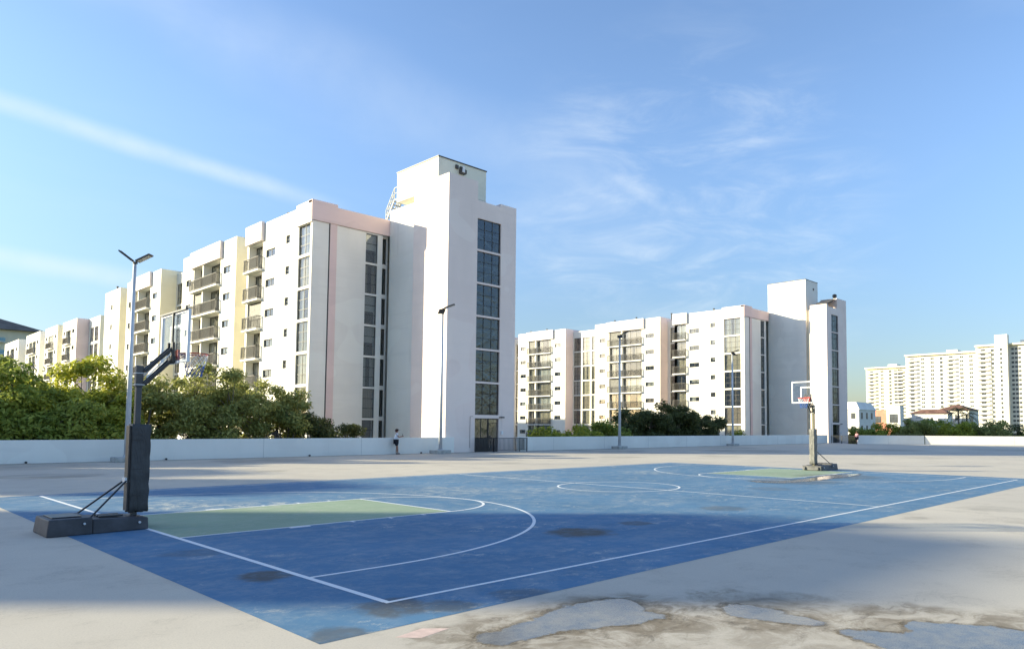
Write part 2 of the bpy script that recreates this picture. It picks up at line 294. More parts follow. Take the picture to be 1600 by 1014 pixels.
# ------------------------------------------------------------ mesh helpers
class MB:
    def __init__(s): s.v = []; s.f = []; s.m = []
    def quad(s, a, b, c, d, mi=0):
        n = len(s.v); s.v += [tuple(a), tuple(b), tuple(c), tuple(d)]; s.f.append((n, n+1, n+2, n+3)); s.m.append(mi)
    def poly(s, pts, mi=0):
        n = len(s.v); s.v += [tuple(p) for p in pts]; s.f.append(tuple(range(n, n+len(pts)))); s.m.append(mi)
    def hexa(s, b, t, mi=0):   # bottom 4 (ccw seen from top), top 4
        n = len(s.v); s.v += [tuple(p) for p in b]+[tuple(p) for p in t]
        s.f += [(n+3, n+2, n+1, n), (n+4, n+5, n+6, n+7)]+[(n+i, n+(i+1) % 4, n+4+(i+1) % 4, n+4+i) for i in range(4)]; s.m += [mi]*6
    def box(s, x0, x1, y0, y1, z0, z1, mi=0):
        s.hexa([(x0, y0, z0), (x1, y0, z0), (x1, y1, z0), (x0, y1, z0)], [(x0, y0, z1), (x1, y0, z1), (x1, y1, z1), (x0, y1, z1)], mi)
    def tube(s, pts, rs, n=8, mi=0, cap=True):
        pts = [Vector(p) for p in pts]; rs = rs if isinstance(rs, (list, tuple)) else [rs]*len(pts); base = len(s.v); u = None
        for i, p in enumerate(pts):
            d = (pts[min(i+1, len(pts)-1)]-pts[max(i-1, 0)]).normalized()
            if u is None: u = d.orthogonal().normalized()
            else: u = (u-d*u.dot(d)).normalized()
            w_ = d.cross(u)
            for k in range(n):
                a = 2*math.pi*k/n; s.v.append(tuple(p+(u*math.cos(a)+w_*math.sin(a))*rs[i]))
        for i in range(len(pts)-1):
            for k in range(n):
                a = base+i*n+k; b_ = base+i*n+(k+1) % n; s.f.append((a, b_, b_+n, a+n)); s.m.append(mi)
        if cap:
            s.f.append(tuple(range(base+n-1, base-1, -1))); s.m.append(mi)
            e_ = base+(len(pts)-1)*n; s.f.append(tuple(range(e_, e_+n))); s.m.append(mi)
    def bar(s, a, b, w_, h, mi=0, up=(0, 0, 1)):
        a = Vector(a); b = Vector(b); d = (b-a).normalized(); u = Vector(up)
        if abs(d.dot(u)) > .98: u = Vector((1, 0, 0))
        r = d.cross(u).normalized(); u = r.cross(d); r = r*w_/2; u = u*h/2
        s.hexa([a-r-u, a+r-u, b+r-u, b-r-u], [a-r+u, a+r+u, b+r+u, b-r+u], mi)
    def mesh(s, name, mats, smooth=False):
        me = bpy.data.meshes.new(name); me.from_pydata(s.v, [], s.f)
        for m in (mats if isinstance(mats, (list, tuple)) else [mats]): me.materials.append(m)
        me.polygons.foreach_set('material_index', s.m)
        if smooth: me.polygons.foreach_set('use_smooth', [True]*len(s.f))
        me.update(); return me
    def build(s, name, mats, parent=None, smooth=False, loc=None, bev=0):
        o = bpy.data.objects.new(name, s.mesh(name, mats, smooth)); COL.objects.link(o)
        if parent: o.parent = parent
        if loc: o.location = loc
        if bev:
            md = o.modifiers.new('bevel', 'BEVEL'); md.width = bev; md.segments = 2; md.limit_method = 'ANGLE'
        return o
def tag(o, label=None, cat=None, group=None, kind=None):
    if label: o['label'] = label
    if cat: o['category'] = cat
    if group: o['group'] = group
    if kind: o['kind'] = kind
    return o
def empty(name, loc=(0, 0, 0), rz=0, label=None, cat=None, group=None):
    o = bpy.data.objects.new(name, None); COL.objects.link(o); o.location = loc; o.rotation_euler = (0, 0, rz); o.empty_display_size = .2
    return tag(o, label, cat, group)
def inst(name, me, parent, loc=(0, 0, 0), rz=0):
    o = bpy.data.objects.new(name, me); COL.objects.link(o); o.parent = parent; o.location = loc; o.rotation_euler = (0, 0, rz); return o
def copy_tree(o, parent=None):
    c = o.copy(); COL.objects.link(c)
    if parent: c.parent = parent
    for ch in list(o.children): copy_tree(ch, c)
    return c

# ------------------------------------------------------------ ground, deck
g = MB(); g.quad((-3000, -3000, -8), (3000, -3000, -8), (3000, 3000, -8), (-3000, 3000, -8))
tag(g.build('ground', MAT['ground']), 'street-level ground far below and around the parking deck', 'ground', kind='structure')
FW = [(86.9, 34.9), (84.2, 29.75), (99.5, 15.9), (135, -16.5)]     # far edge line of the deck
def inter_deck():
    b = MB(); pts = [(-45, -45), (130.2, -45), (90.4, 23.9), (84.2, 29.75), (86.9, 34.9), (-45, 34.9)]
    b.poly([(x, y, 0) for x, y in pts]); b.poly([(x, y, -.9) for x, y in reversed(pts)])
    for i in range(len(pts)):
        (x0, y0), (x1, y1) = pts[i], pts[(i+1) % len(pts)]; b.quad((x0, y0, -.9), (x1, y1, -.9), (x1, y1, 0), (x0, y0, 0))
    return b
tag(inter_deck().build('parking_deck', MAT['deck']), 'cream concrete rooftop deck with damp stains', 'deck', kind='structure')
def sheet(name, x0, x1, y0, y1, z, mat, label):
    b = MB(); b.quad((x0, y0, z), (x1, y0, z), (x1, y1, z), (x0, y1, z)); return tag(b.build(name, mat), label, 'court', kind='structure')
sheet('court_surface', -1.15, 26.65, -.84, 15.97, .0015, MAT['blue'], 'blue painted basketball court surface with scuffs')
L_, W_, m_, k_, FT, R3, BX = 25.66, 15.63, 7.815, 1.83, 5.25, 6.13, .94
sheet('court_key', .03, FT-.03, m_-k_+.03, m_+k_-.03, .003, MAT['green'], 'faded green key under the near hoop')
sheet('court_key', L_-FT+.03, L_-.03, m_-k_+.03, m_+k_-.03, .003, MAT['green'], 'faded green key under the far hoop')
LW = .062
zl = [.0045]
def line_obj(pts_in, pts_out, label):
    b = MB(); z = zl[0]; zl[0] += .00006
    for i in range(len(pts_in)-1): b.quad((*pts_in[i], z), (*pts_in[i+1], z), (*pts_out[i+1], z), (*pts_out[i], z))
    tag(b.build('court_line', MAT['line']), label, 'line', kind='structure')
def seg(x0, y0, x1, y1, label, lw=LW):
    d = Vector((x1-x0, y1-y0)).normalized(); n = Vector((-d.y, d.x))*lw/2
    line_obj([(x0+n.x, y0+n.y), (x1+n.x, y1+n.y)], [(x0-n.x, y0-n.y), (x1-n.x, y1-n.y)], label)
def arc(cx, cy, r, a0, a1, label, n=72):
    A = [a0+(a1-a0)*i/n for i in range(n+1)]
    line_obj([(cx+(r-LW/2)*math.cos(R_(a)), cy+(r-LW/2)*math.sin(R_(a))) for a in A], [(cx+(r+LW/2)*math.cos(R_(a)), cy+(r+LW/2)*math.sin(R_(a))) for a in A], label)
h = LW/2
seg(-h, 0, L_+h, 0, 'white near sideline'); seg(-h, W_, L_+h, W_, 'white far sideline')
seg(0, h, 0, W_-h, 'white near baseline', .075); seg(L_, h, L_, W_-h, 'white far baseline')
seg(L_/2, h, L_/2, W_-h, 'white half-court line')
arc(L_/2, m_, k_, 0, 360, 'white centre circle')
for sx, nm in ((0, 'near'), (1, 'far')):
    X = lambda x: L_-x if sx else x
    for sy in (-1, 1): seg(X(h), m_+sy*k_, X(FT+h), m_+sy*k_, 'white lane line of the %s key' % nm)
    seg(X(FT), m_-k_+h, X(FT), m_+k_-h, 'white free-throw line of the %s key' % nm)
    arc(X(FT), m_, k_, *((90, 270) if sx else (-90, 90)), 'white free-throw arc of the %s key' % nm)
    arc(X(BX), m_, R3, *((90, 270) if sx else (-90, 90)), 'white three-point arc of the %s end' % nm)
    for sy in (-1, 1):
        seg(X(h), m_+sy*R3, X(BX), m_+sy*R3, 'white three-point corner line of the %s end' % nm)
        seg(X(1.75), m_+sy*(k_+.10), X(2.12), m_+sy*(k_+.10), 'white lane block of the %s key' % nm, .10)
        for xx in (2.95, 3.75, 4.5): seg(X(xx), m_+sy*(k_+.03), X(xx), m_+sy*(k_+.16), 'white lane tick of the %s key' % nm)

# puddles: irregular thin sheets on the deck
PUD = [([(-.1, -1.52), (.12, -1.52), (.27, -1.56), (.71, -1.43), (1.17, -1.32), (1.7, -1.47), (1.85, -1.7), (1.58, -2.04), (1.6, -2.34), (1.28, -2.34), (.79, -2.15), (.51, -2.03), (.21, -1.95), (-.08, -1.96), (-.22, -1.8), (-.2, -1.64)], 'shallow blue-grey puddle nearest the court corner', .0),
 ([(2.23, -2.42), (2.5, -2.62), (2.46, -2.93), (2.44, -3.29), (2.33, -3.54), (2.14, -3.43), (2.06, -3.14), (1.92, -2.88), (2.02, -2.61)], 'small narrow puddle between two larger puddles', 0),
 ([(2.23, -3.61), (2.4, -3.88), (2.53, -4.18), (2.81, -3.96), (3.03, -4.08), (3.27, -4.5), (3.32, -4.87), (3.44, -5.11), (2.73, -5.24), (1.84, -4.45), (1.93, -4.18), (2.07, -3.93), (2.11, -3.75)], 'large puddle at the bottom right corner of the view', 0),
 ([(18.06, 6.66), (18.06, 5.45), (20.07, 5.45), (22.78, 5.78), (24.98, 5.55), (24.12, 4.89), (21.04, 4.8), (18.35, 4.8), (17.22, 5.46)], 'mirror-still puddle across the far key', 1)]
def chaikin(P, n=2):
    for _ in range(n): P = [q for i in range(len(P)) for q in ((P[i][0]*.75+P[(i+1) % len(P)][0]*.25, P[i][1]*.75+P[(i+1) % len(P)][1]*.25), (P[i][0]*.25+P[(i+1) % len(P)][0]*.75, P[i][1]*.25+P[(i+1) % len(P)][1]*.75))]
    return P
for P, lab, far in PUD:
    P = np.array(chaikin(P, 3)); A_ = P; B_ = np.roll(P, -1, 0); st = .10 if far else .025; mg = .5 if far else .22
    xs = np.arange(P[:, 0].min()-mg, P[:, 0].max()+mg, st); ys = np.arange(P[:, 1].min()-mg, P[:, 1].max()+mg, st)
    G = np.stack(np.meshgrid(xs, ys, indexing='ij'), -1).reshape(-1, 2)
    ab = B_-A_; ap = G[:, None]-A_[None]; tt = np.clip((ap*ab).sum(-1)/np.maximum((ab**2).sum(-1), 1e-9), 0, 1)
    dist = np.linalg.norm(ap-tt[..., None]*ab, axis=-1).min(1)
    cr_ = ((A_[None, :, 1] > G[:, None, 1]) != (B_[None, :, 1] > G[:, None, 1])) & (G[:, None, 0] < (B_-A_)[None, :, 0]*(G[:, None, 1]-A_[None, :, 1])/(np.where(ab[:, 1] == 0, 1e-9, ab[:, 1]))[None]+A_[None, :, 0])
    sd_v = np.where(cr_.sum(1) % 2 == 1, dist*(.5 if far else 1), -dist)
    z_ = .0075 if far else .0018; ny = len(ys); fs = []
    for a in range(len(xs)-1):
        for c in range(ny-1):
            q = (a*ny+c, (a+1)*ny+c, (a+1)*ny+c+1, a*ny+c+1)
            if max(sd_v[k] for k in q) > -mg*.9: fs.append(q)
    used = sorted({k for q in fs for k in q}); mp = {k: n for n, k in enumerate(used)}
    me = bpy.data.meshes.new('puddle'); me.from_pydata([(G[k, 0], G[k, 1], z_) for k in used], [], [tuple(mp[k] for k in q) for q in fs])
    at_ = me.attributes.new('core', 'FLOAT', 'POINT'); at_.data.foreach_set('value', np.array([sd_v[k] for k in used], dtype=np.float32)); me.materials.append(MAT['water'])
    o = bpy.data.objects.new('puddle', me); COL.objects.link(o); tag(o, lab, 'puddle', 'puddles on the deck', kind='structure')

MAT['patchpink'] = plain('pinkish_patch', (.62, .47, .41), .9, .1, 0, .12, 9); MAT['patcholive'] = plain('mossy_patch', (.27, .23, .10), .9, .1, 0, .4, 12)
for pts, mt, lab in (([(-.62, -1.10), (-.47, -1.27), (-.13, -1.20), (-.3, -1.03)], 'patchpink', 'small pinkish repair patch beyond the court corner'),):
    b = MB(); b.poly([(x, y, .001) for x, y in pts]); tag(b.build('repair_patch', MAT[mt]), lab, 'patch', kind='structure')
# ------------------------------------------------------------ parapet walls, drains
def wall_run(pts, lab, name='parapet_wall', h_=1.06, th=.2):
    b = MB()
    for (x0, y0), (x1, y1) in zip(pts, pts[1:]):
        d = Vector((x1-x0, y1-y0)).normalized(); n = Vector((-d.y, d.x))*th
        b.hexa([(x0, y0, -.02), (x1, y1, -.02), (x1+n.x, y1+n.y, -.02), (x0+n.x, y0+n.y, -.02)], [(x0, y0, h_), (x1, y1, h_), (x1+n.x, y1+n.y, h_), (x0+n.x, y0+n.y, h_)])
    o = b.build(name, MAT['wall'], bev=.015); jb = MB()
    for (x0, y0), (x1, y1) in zip(pts, pts[1:]):
        d = Vector((x1-x0, y1-y0, 0)); L2 = d.length; d.normalize(); n_ = int(L2/6.1)
        for q in range(1, n_+1):
            c = Vector((x0, y0, 0))+d*(6.1*q-2.3); nn = Vector((d.y, -d.x, 0))*.004; e2 = d*.008
            jb.hexa([c-e2+nn, c+e2+nn, c+e2-nn, c-e2-nn], [v+Vector((0, 0, h_-.02)) for v in (c-e2+nn, c+e2+nn, c+e2-nn, c-e2-nn)])
    if jb.v: jb.build('joint', MAT['joint'], o)['kind'] = 'stuff'
    return tag(o, lab, 'wall')
wall_run([(-45, 34.7), (26.95, 34.7)], 'long low white parapet wall at left, ending beside the tall stair tower')
wall_run([(32.9, 34.7), (86.6, 34.7)], 'low white parapet wall running between the two stair towers')
wall_run([(84.2, 29.75), (90.3, 23.99)], 'short shaded parapet wall beside the person in pink')
wall_run([(90.38, 23.9), (130, -44.7)], 'sunlit low parapet wall running out of the right edge')
for x, dl in ((2.9, 'left of the nearest light pole'), (8.7, 'just right of the nearest light pole'), (16.4, 'midway along the left wall'), (24.2, 'near the leaning person')):
    b = MB(); b.tube([(x, 34.60, .05), (x, 34.69, .05)], .05, 8)
    tag(b.build('wall_drain', MAT['blacksteel']), 'small black drain spout at the wall foot, '+dl, 'drain', 'drain spouts along the wall foot')

# ------------------------------------------------------------ building kit
def skin(b, P, ax, inn, a0, a1, z0, z1, ops, mi=0):
    """wall plane with real openings. ops: (a0,a1,z0,z1,depth,back_material_index)"""
    ca = sorted({a0, a1, *[v for o in ops for v in o[:2] if a0 < v < a1]}); cz = sorted({z0, z1, *[v for o in ops for v in o[2:4] if z0 < v < z1]})
    W = lambda a, z, d=0: (P[0]+ax[0]*a+inn[0]*d, P[1]+ax[1]*a+inn[1]*d, z)
    for i in range(len(ca)-1):
        for j in range(len(cz)-1):
            am = (ca[i]+ca[i+1])/2; zm = (cz[j]+cz[j+1])/2
            if any(o[0] < am < o[1] and o[2] < zm < o[3] for o in ops): continue
            b.quad(W(ca[i], cz[j]), W(ca[i+1], cz[j]), W(ca[i+1], cz[j+1]), W(ca[i], cz[j+1]), mi)
    for o in ops:
        A, B, c, d_, dp, bk = o
        b.quad(W(A, c), W(A, c, dp), W(A, d_, dp), W(A, d_), mi); b.quad(W(B, c, dp), W(B, c), W(B, d_), W(B, d_, dp), mi)
        b.quad(W(A, c, dp), W(A, c), W(B, c), W(B, c, dp), mi); b.quad(W(A, d_), W(A, d_, dp), W(B, d_, dp), W(B, d_), mi)
        b.quad(W(A, c, dp), W(B, c, dp), W(B, d_, dp), W(A, d_, dp), bk)
CACHE = {}
def frame_mesh(w_, h_, cols, rows):
    k = ('f', round(w_, 2), round(h_, 2), cols, tuple(rows) if isinstance(rows, list) else rows)
    if k in CACHE: return CACHE[k]
    b = MB(); t = .045; d = .05
    b.box(-w_/2, -w_/2+t, 0, d, 0, h_); b.box(w_/2-t, w_/2, 0, d, 0, h_); b.box(-w_/2+t, w_/2-t, 0, d, 0, t); b.box(-w_/2+t, w_/2-t, 0, d, h_-t, h_)
    for i in range(1, cols): x = -w_/2+w_*i/cols; b.box(x-t*.55, x+t*.55, .004, d-.004, t, h_-t)
    rr = rows if isinstance(rows, list) else [i/rows for i in range(1, rows)]
    for r in rr: b.box(-w_/2+t, w_/2-t, .010, d-.010, h_*r-t*.4, h_*r+t*.4)
    CACHE[k] = b.mesh('frame', MAT['frame']); return CACHE[k]
def pane_mesh(w_, h_, key):
    k = ('p', round(w_, 2), round(h_, 2), key)
    if k not in CACHE:
        b = MB(); b.box(-w_/2+.02, w_/2-.02, .020, .028, .02, h_-.02); CACHE[k] = b.mesh('pane', MAT[key])
    return CACHE[k]
def curt_mesh(w_, h_, style, ci):
    k = ('c', round(w_, 2), round(h_, 2), style, ci)
    if k in CACHE: return CACHE[k]
    b = MB(); y = .16
    def pleat(x0, x1, z0=.03, z1=None):
        z1 = z1 or h_-.03; n = max(2, int((x1-x0)/.07)); st = (x1-x0)/n
        for i in range(n):
            ya = y+(.03 if i % 2 else 0); yb = y+(0 if i % 2 else .03); b.quad((x0+i*st, ya, z0), (x0+(i+1)*st, yb, z0), (x0+(i+1)*st, yb, z1), (x0+i*st, ya, z1))
    e_ = w_/2-.03
    if style == 0: pleat(-e_, e_)
    elif style == 1: pleat(-e_, -e_+w_*.55)
    elif style == 2: pleat(e_-w_*.6, e_)
    elif style == 3: pleat(-e_, -e_+w_*.3); pleat(e_-w_*.3, e_)
    elif style == 4: b.quad((-e_, y, h_*.45), (e_, y, h_*.45), (e_, y, h_-.03), (-e_, y, h_-.03))
    elif style == 5: pleat(-e_, -e_+w_*.4); pleat(-e_+w_*.55, e_)
    CACHE[k] = b.mesh('curtain', CURT[ci]); return CACHE[k]
def window(parent, P, ax, a0, a1, z0, z1, cols, rows, inset=.10, styles=(0, 0, 5, 0, 3, 5, 2), cis=(0, 0, 1, 2, 3), name='window', gl='glass', full=True, none=.04):
    inn = (-ax[1], ax[0]); rz = math.atan2(ax[1], ax[0]); am = (a0+a1)/2; W, H = a1-a0, z1-z0
    o = inst(name, frame_mesh(W, H, cols, rows), parent, (P[0]+ax[0]*am+inn[0]*inset, P[1]+ax[1]*am+inn[1]*inset, z0), rz)
    inst('pane', pane_mesh(W, H, gl), o)
    if full and rnd.random() > none: inst('curtain', curt_mesh(W, H, rnd.choice(styles), rnd.choice(cis)), o)
    return o
def slab_mesh(w_):
    k = ('s', round(w_, 2))
    if k not in CACHE: b = MB(); b.box(-w_/2, w_/2, -.42, .06, -.15, 0); CACHE[k] = b.mesh('slab', MAT['slab'])
    return CACHE[k]
def rail_mesh(w_):
    k = ('r', round(w_, 2))
    if k in CACHE: return CACHE[k]
    b = MB(); y = -.38; x0, x1 = -w_/2+.03, w_/2-.03; H = 1.02
    b.box(x0, x1, y-.025, y+.025, H-.05, H); b.box(x0, x1, y-.02, y+.02, .08, .12)
    b.box(x0-.0, x0+.05, y+.03, -.003, H-.05, H-.002); b.box(x1-.05, x1, y+.03, -.003, H-.05, H-.002); b.box(x0+.005, x0+.035, y+.03, -.003, .08, .12); b.box(x1-.035, x1-.005, y+.03, -.003, .08, .12)
    n = max(3, int((x1-x0)/.15))
    for i in range(n+1):
        x = x0+(x1-x0)*i/n; t = .024 if i in (0, n) else .012; x = min(max(x, x0+t), x1-t); b.box(x-t, x+t, y-.016, y+.016, .02 if i in (0, n) else .122, H-.052)
    for sx in (x0, x1-.03):
        for yy in (-.29, -.2, -.11): b.box(sx+.004, sx+.026, yy-.013, yy+.013, .122, H-.052)
    CACHE[k] = b.mesh('railing', MAT['rail']); return CACHE[k]
def balcony(parent, P, ax, a0, a1, zf, cis):
    inn = (-ax[1], ax[0]); rz = math.atan2(ax[1], ax[0]); am = (a0+a1)/2; W = a1-a0+.24
    o = inst('balcony', slab_mesh(W), parent, (P[0]+ax[0]*am, P[1]+ax[1]*am, zf), rz)
    inst('railing', rail_mesh(W), o)
    if rnd.random() < .93:
        window(parent, P, ax, a0+.04, a1-.04, zf+.02, zf+2.19, 3 if a1-a0 > 2.6 else 2, 1, .6 if inn[0] and P[0] < 2 and NEAR[0] else .32, (0, 0, 5, 0, 3), cis, 'balcony_door', full=True, none=.06)
    else:
        k = ('sh', round(a1-a0, 2))
        if k not in CACHE:
            b = MB(); w2 = a1-a0-.04; n = int(w2/.12)
            for i in range(n): b.box(-w2/2+w2*i/n, -w2/2+w2*(i+.82)/n, 0, .05, .0, 2.14)
            b.box(-w2/2, w2/2, .055, .075, 0, 2.14); CACHE[k] = b.mesh('storm_shutter', MAT['padgrey'])
        inst('storm_shutter', CACHE[k], parent, (P[0]+ax[0]*am+inn[0]*.12, P[1]+ax[1]*am+inn[1]*.12, zf), rz)
NEAR = [True]
FH = 2.405; TOP = 16.65; NF = 8
AXF = (0, -1)        # facade facing -X: a = -Y
def apartment(fx, side, pinkhdr, cis, label, W, SM, LWA, BAL, wcols, recX, bayD=True):
    root = empty('apartment_building', (fx, 43.67, -8), 0, label, 'building')
    r = Vector((fx, 43.67, -8))
    def fin(b, name, mats, bev=0):
        b.v = [(x-r.x, y-r.y, z-r.z) for x, y, z in b.v]; return b.build(name, mats, root, bev=bev)
    wall_mats = [MAT['white'], side, MAT['interior'], MAT['block_end'], pinkhdr]
    class Off:            # lets window()/balcony() take world points under the moved root
        pass
    def Pl(x, y): return (x-r.x, y-r.y)
    def front(name, X, Y0, Y1, zt, ops, sidesY0=True):
        b = MB(); oo = [(-y1, -y0, z0, z1, dp, 2) for (y0, y1, z0, z1, dp) in ops]
        skin(b, (X, 0), AXF, (1, 0), -Y1, -Y0, -8, zt, oo, 0)
        XB = fx+14
        b.quad((X, Y0, -8), (XB, Y0, -8), (XB, Y0, zt), (X, Y0, zt), 1) if sidesY0 and Y0 > 44 else None
        b.quad((XB, Y1, -8), (X, Y1, -8), (X, Y1, zt), (XB, Y1, zt), 0)
        b.quad((X+.18, Y0+.18, zt-.35), (XB, Y0+.18, zt-.35), (XB, Y1-.18, zt-.35), (X+.18, Y1-.18, zt-.35), 0)
        # parapet rim
        b.quad((X, Y0, zt), (XB, Y0, zt), (XB, Y0+.18, zt), (X, Y0+.18, zt), 0); b.quad((X, Y1-.18, zt), (XB, Y1-.18, zt), (XB, Y1, zt), (X, Y1, zt), 0)
        b.quad((X, Y0+.18, zt), (X+.18, Y0+.18, zt), (X+.18, Y1-.18, zt), (X, Y1-.18, zt), 0)
        b.quad((X+.18, Y0+.18, zt-.35), (X+.18, Y1-.18, zt-.35), (X+.18, Y1-.18, zt), (X+.18, Y0+.18, zt), 0)
        b.quad((X, Y1-.18, zt-.35), (XB, Y1-.18, zt-.35), (XB, Y1-.18, zt), (X, Y1-.18, zt), 0); b.quad((X, Y0+.18, zt-.35), (XB, Y0+.18, zt-.35), (XB, Y0+.18, zt), (X, Y0+.18, zt), 0)
        b.quad((XB, Y0, -8), (XB, Y1, -8), (XB, Y1, zt), (XB, Y0, zt), 0)
        return fin(b, name, wall_mats)
    def tall(Y0, Y1): return [(Y0, Y1, TOP-FH*k-2.2, TOP-FH*k, .5) for k in range(NF)]
    def balc(Y0, Y1): return [(Y0, Y1, TOP-FH*k-2.25, TOP-FH*k-.04, 1.15) for k in range(NF)]
    def longw(Y0, Y1, zt=-.83, hh=.62): return [(Y0, Y1, TOP-FH*k+zt-hh, TOP-FH*k+zt, .4) for k in range(NF)]
    def addW(X, Y0, Y1, cols, cs=cis, styles=(0, 0, 5, 0, 3, 5, 2)):
        for k in range(NF): window(root, (X-r.x, -r.y), AXF, -Y1, -Y0, TOP-FH*k-2.2-r.z, TOP-FH*k-r.z, cols, 3, .10, styles, cs)
    def addL(X, Y0, Y1, zt=-.83, hh=.62, cols=2, rows=1):
        for k in range(NF): window(root, (X-r.x, -r.y), AXF, -Y1, -Y0, TOP-FH*k+zt-hh-r.z, TOP-FH*k+zt-r.z, cols, rows, .09, (0, 4, 1, 2), (1, 2, 3), none=.3)
    def addB(X, Y0, Y1, k0=0):
        for k in range(k0, NF): balcony(root, (X-r.x, -r.y), AXF, -Y1, -Y0, TOP-FH*k-2.25-r.z, cis)
    def hdr(X, Y0, Y1, pr=.28, z0=TOP+.02, z1=18.22):
        b = MB(); b.box(X-pr, X-.002, Y0, Y1, z0, z1); return fin(b, 'header', pinkhdr, .02)
    # bay A (corner bay)
    X = fx-.05
    front('corner_bay', X, 43.672, 55.0, 18.1, tall(*W)+longw(*SM, -.28, .62)+longw(*LWA)+balc(*BAL))
    addW(X, *W, wcols); addL(X, *SM, -.28, .62, 1, 2); addL(X, *LWA); addB(X, *BAL)
    hdr(X, BAL[0]-.25, BAL[1]+.2); hdr(X, 43.55, W[1]+.25, .12, z1=18.30)
    # gap recess between A and B
    front('recess_bay', fx+recX, 55.0, 57.7, 17.7, tall(55.35, 57.2), False); addW(fx+recX, 55.35, 57.2, 2)
    # bay B
    X = fx+.1
    front('balcony_bay', X, 57.7, 70.6, 18.15, longw(58.85, 60.45)+balc(61.15, 64.85)+balc(65.15, 67.6)+longw(68.35, 69.65))
    addL(X, 58.85, 60.45); addL(X, 68.35, 69.65); addB(X, 61.15, 64.85); addB(X, 65.15, 67.6); hdr(X, 60.65, 68.05)
    b = MB(); b.box(X-.12, X-.003, 64.87, 65.13, 0, TOP); fin(b, 'fin', MAT['white'])
    # recess with tall windows
    front('window_bay', fx+recX, 70.6, 77.15, 17.75, tall(71.5, 73.0)+tall(73.3, 75.0)+tall(75.35, 76.95), False)
    for q in ((71.5, 73.0), (73.3, 75.0), (75.35, 76.95)): addW(fx+recX, *q, 2)
    # bay C
    front('balcony_bay', X, 77.15, 88.8, 18.15, longw(78.25, 79.7)+balc(80.5, 84.1)+balc(84.4, 86.1)+longw(86.75, 88.2))
    addL(X, 78.25, 79.7); addL(X, 86.75, 88.2); addB(X, 80.5, 84.1); addB(X, 84.4, 86.1); hdr(X, 79.95, 86.4)
    b = MB(); b.box(X-.12, X-.003, 84.12, 84.38, 0, TOP); fin(b, 'fin', MAT['white'])
    front('recess_bay', fx+recX, 88.8, 91.9, 17.7, tall(89.2, 91.4), False); addW(fx+recX, 89.2, 91.4, 2)
    front('end_bay', fx+.2, 91.9, 98.2, 18.1, longw(94.9, 95.6, -.28, .62)); addL(fx+.2, 94.9, 95.6, -.28, .62, 1, 2)
    # end wall facing the deck (shaded)
    b = MB(); ex0, ex1 = fx-.05, fx+5.75
    ops = [(fx+4.3, fx+5.33, TOP-FH*k-2.2, TOP-FH*k+.05, .45, 2) for k in range(NF)]
    skin(b, (0, 43.62), (1, 0), (0, 1), ex0, ex1, -8, 16.80, ops, 3)
    b.quad((ex1, 43.62, -8), (ex1, 43.949, -8), (ex1, 43.949, 16.8), (ex1, 43.62, 16.8), 3)
    b.quad((ex0, 43.671, -8), (ex0, 43.62, -8), (ex0, 43.62, 16.8), (ex0, 43.671, 16.8), 0)
    fin(b, 'end_wall', wall_mats)
    for k in range(NF): window(root, (-r.x, 43.62-r.y), (1, 0), fx+4.3, fx+5.33, TOP-FH*k-2.2-r.z, TOP-FH*k+.05-r.z, 1, 3, .10, (0, 3, 4, 5), (1, 3, 0), none=.1)
    b = MB(); b.box(fx-.17, fx+6.4, 43.50, 43.66, 16.82, 18.10); b.box(fx-.17, fx+1.86, 43.502, 44.1, 18.10, 18.32)
    fin(b, 'cornice', MAT['pink'], .015)
    b = MB(); b.box(fx+1.32, fx+1.86, 43.56, 43.615, -8, 16.815); fin(b, 'pilaster', MAT['pink'])
    b = MB(); b.box(fx+1.24, fx+1.31, 43.605, 43.618, -8, 16.81); fin(b, 'joint', MAT['frame'])
    # shallow recess with narrow dark windows beside the stair core
    b = MB(); ops = [(fx+5.85, fx+6.30, TOP-FH*k-2.05, TOP-FH*k+.02, .4, 2) for k in range(NF)]
    skin(b, (0, 43.95), (1, 0), (0, 1), ex1-.1, fx+6.42, -8, 18.0, ops, 3)
    fin(b, 'recess_wall', wall_mats)
    for k in range(NF): window(root, (-r.x, 43.95-r.y), (1, 0), fx+5.85, fx+6.30, TOP-FH*k-2.05-r.z, TOP-FH*k+.02-r.z, 1, 1, .08, (4,), (3,), none=.8)
    # roof vents
    for (vx, vy, hh) in ((.5, 48.7, .3), (.6, 56, .4), (.5, 62.5, .45), (.5, 66.8, .4), (.5, 82, .4), (.5, 86, .35), (.4, 94, .35)):
        b = MB(); b.tube([(fx+vx, vy, 17.6), (fx+vx, vy, 18.1+hh)], .09, 8); b.tube([(fx+vx, vy, 18.1+hh), (fx+vx, vy, 18.16+hh)], .16, 8); fin(b, 'roof_vent', MAT['rail'], 0)
    return root
apartment(20.65, MAT['cream'], MAT['pinkpale'], (1, 1, 2, 2, 0, 3), 'tall white apartment block with pink trim, left of the nearer stair tower',
          (43.9, 45.75), (47.15, 47.85), (49.7, 51.35), (52.0, 54.65), 2, 1.6)
NEAR[0] = False
apartment(81.25, MAT['pinkside'], MAT['pinkpale'], (0, 0, 0, 1, 3, 2), 'farther white apartment block seen between the two stair towers, with cream curtains',
          (44.2, 46.75), (48.15, 48.95), (50.8, 52.45), (53.0, 55.0), 3, 1.9)

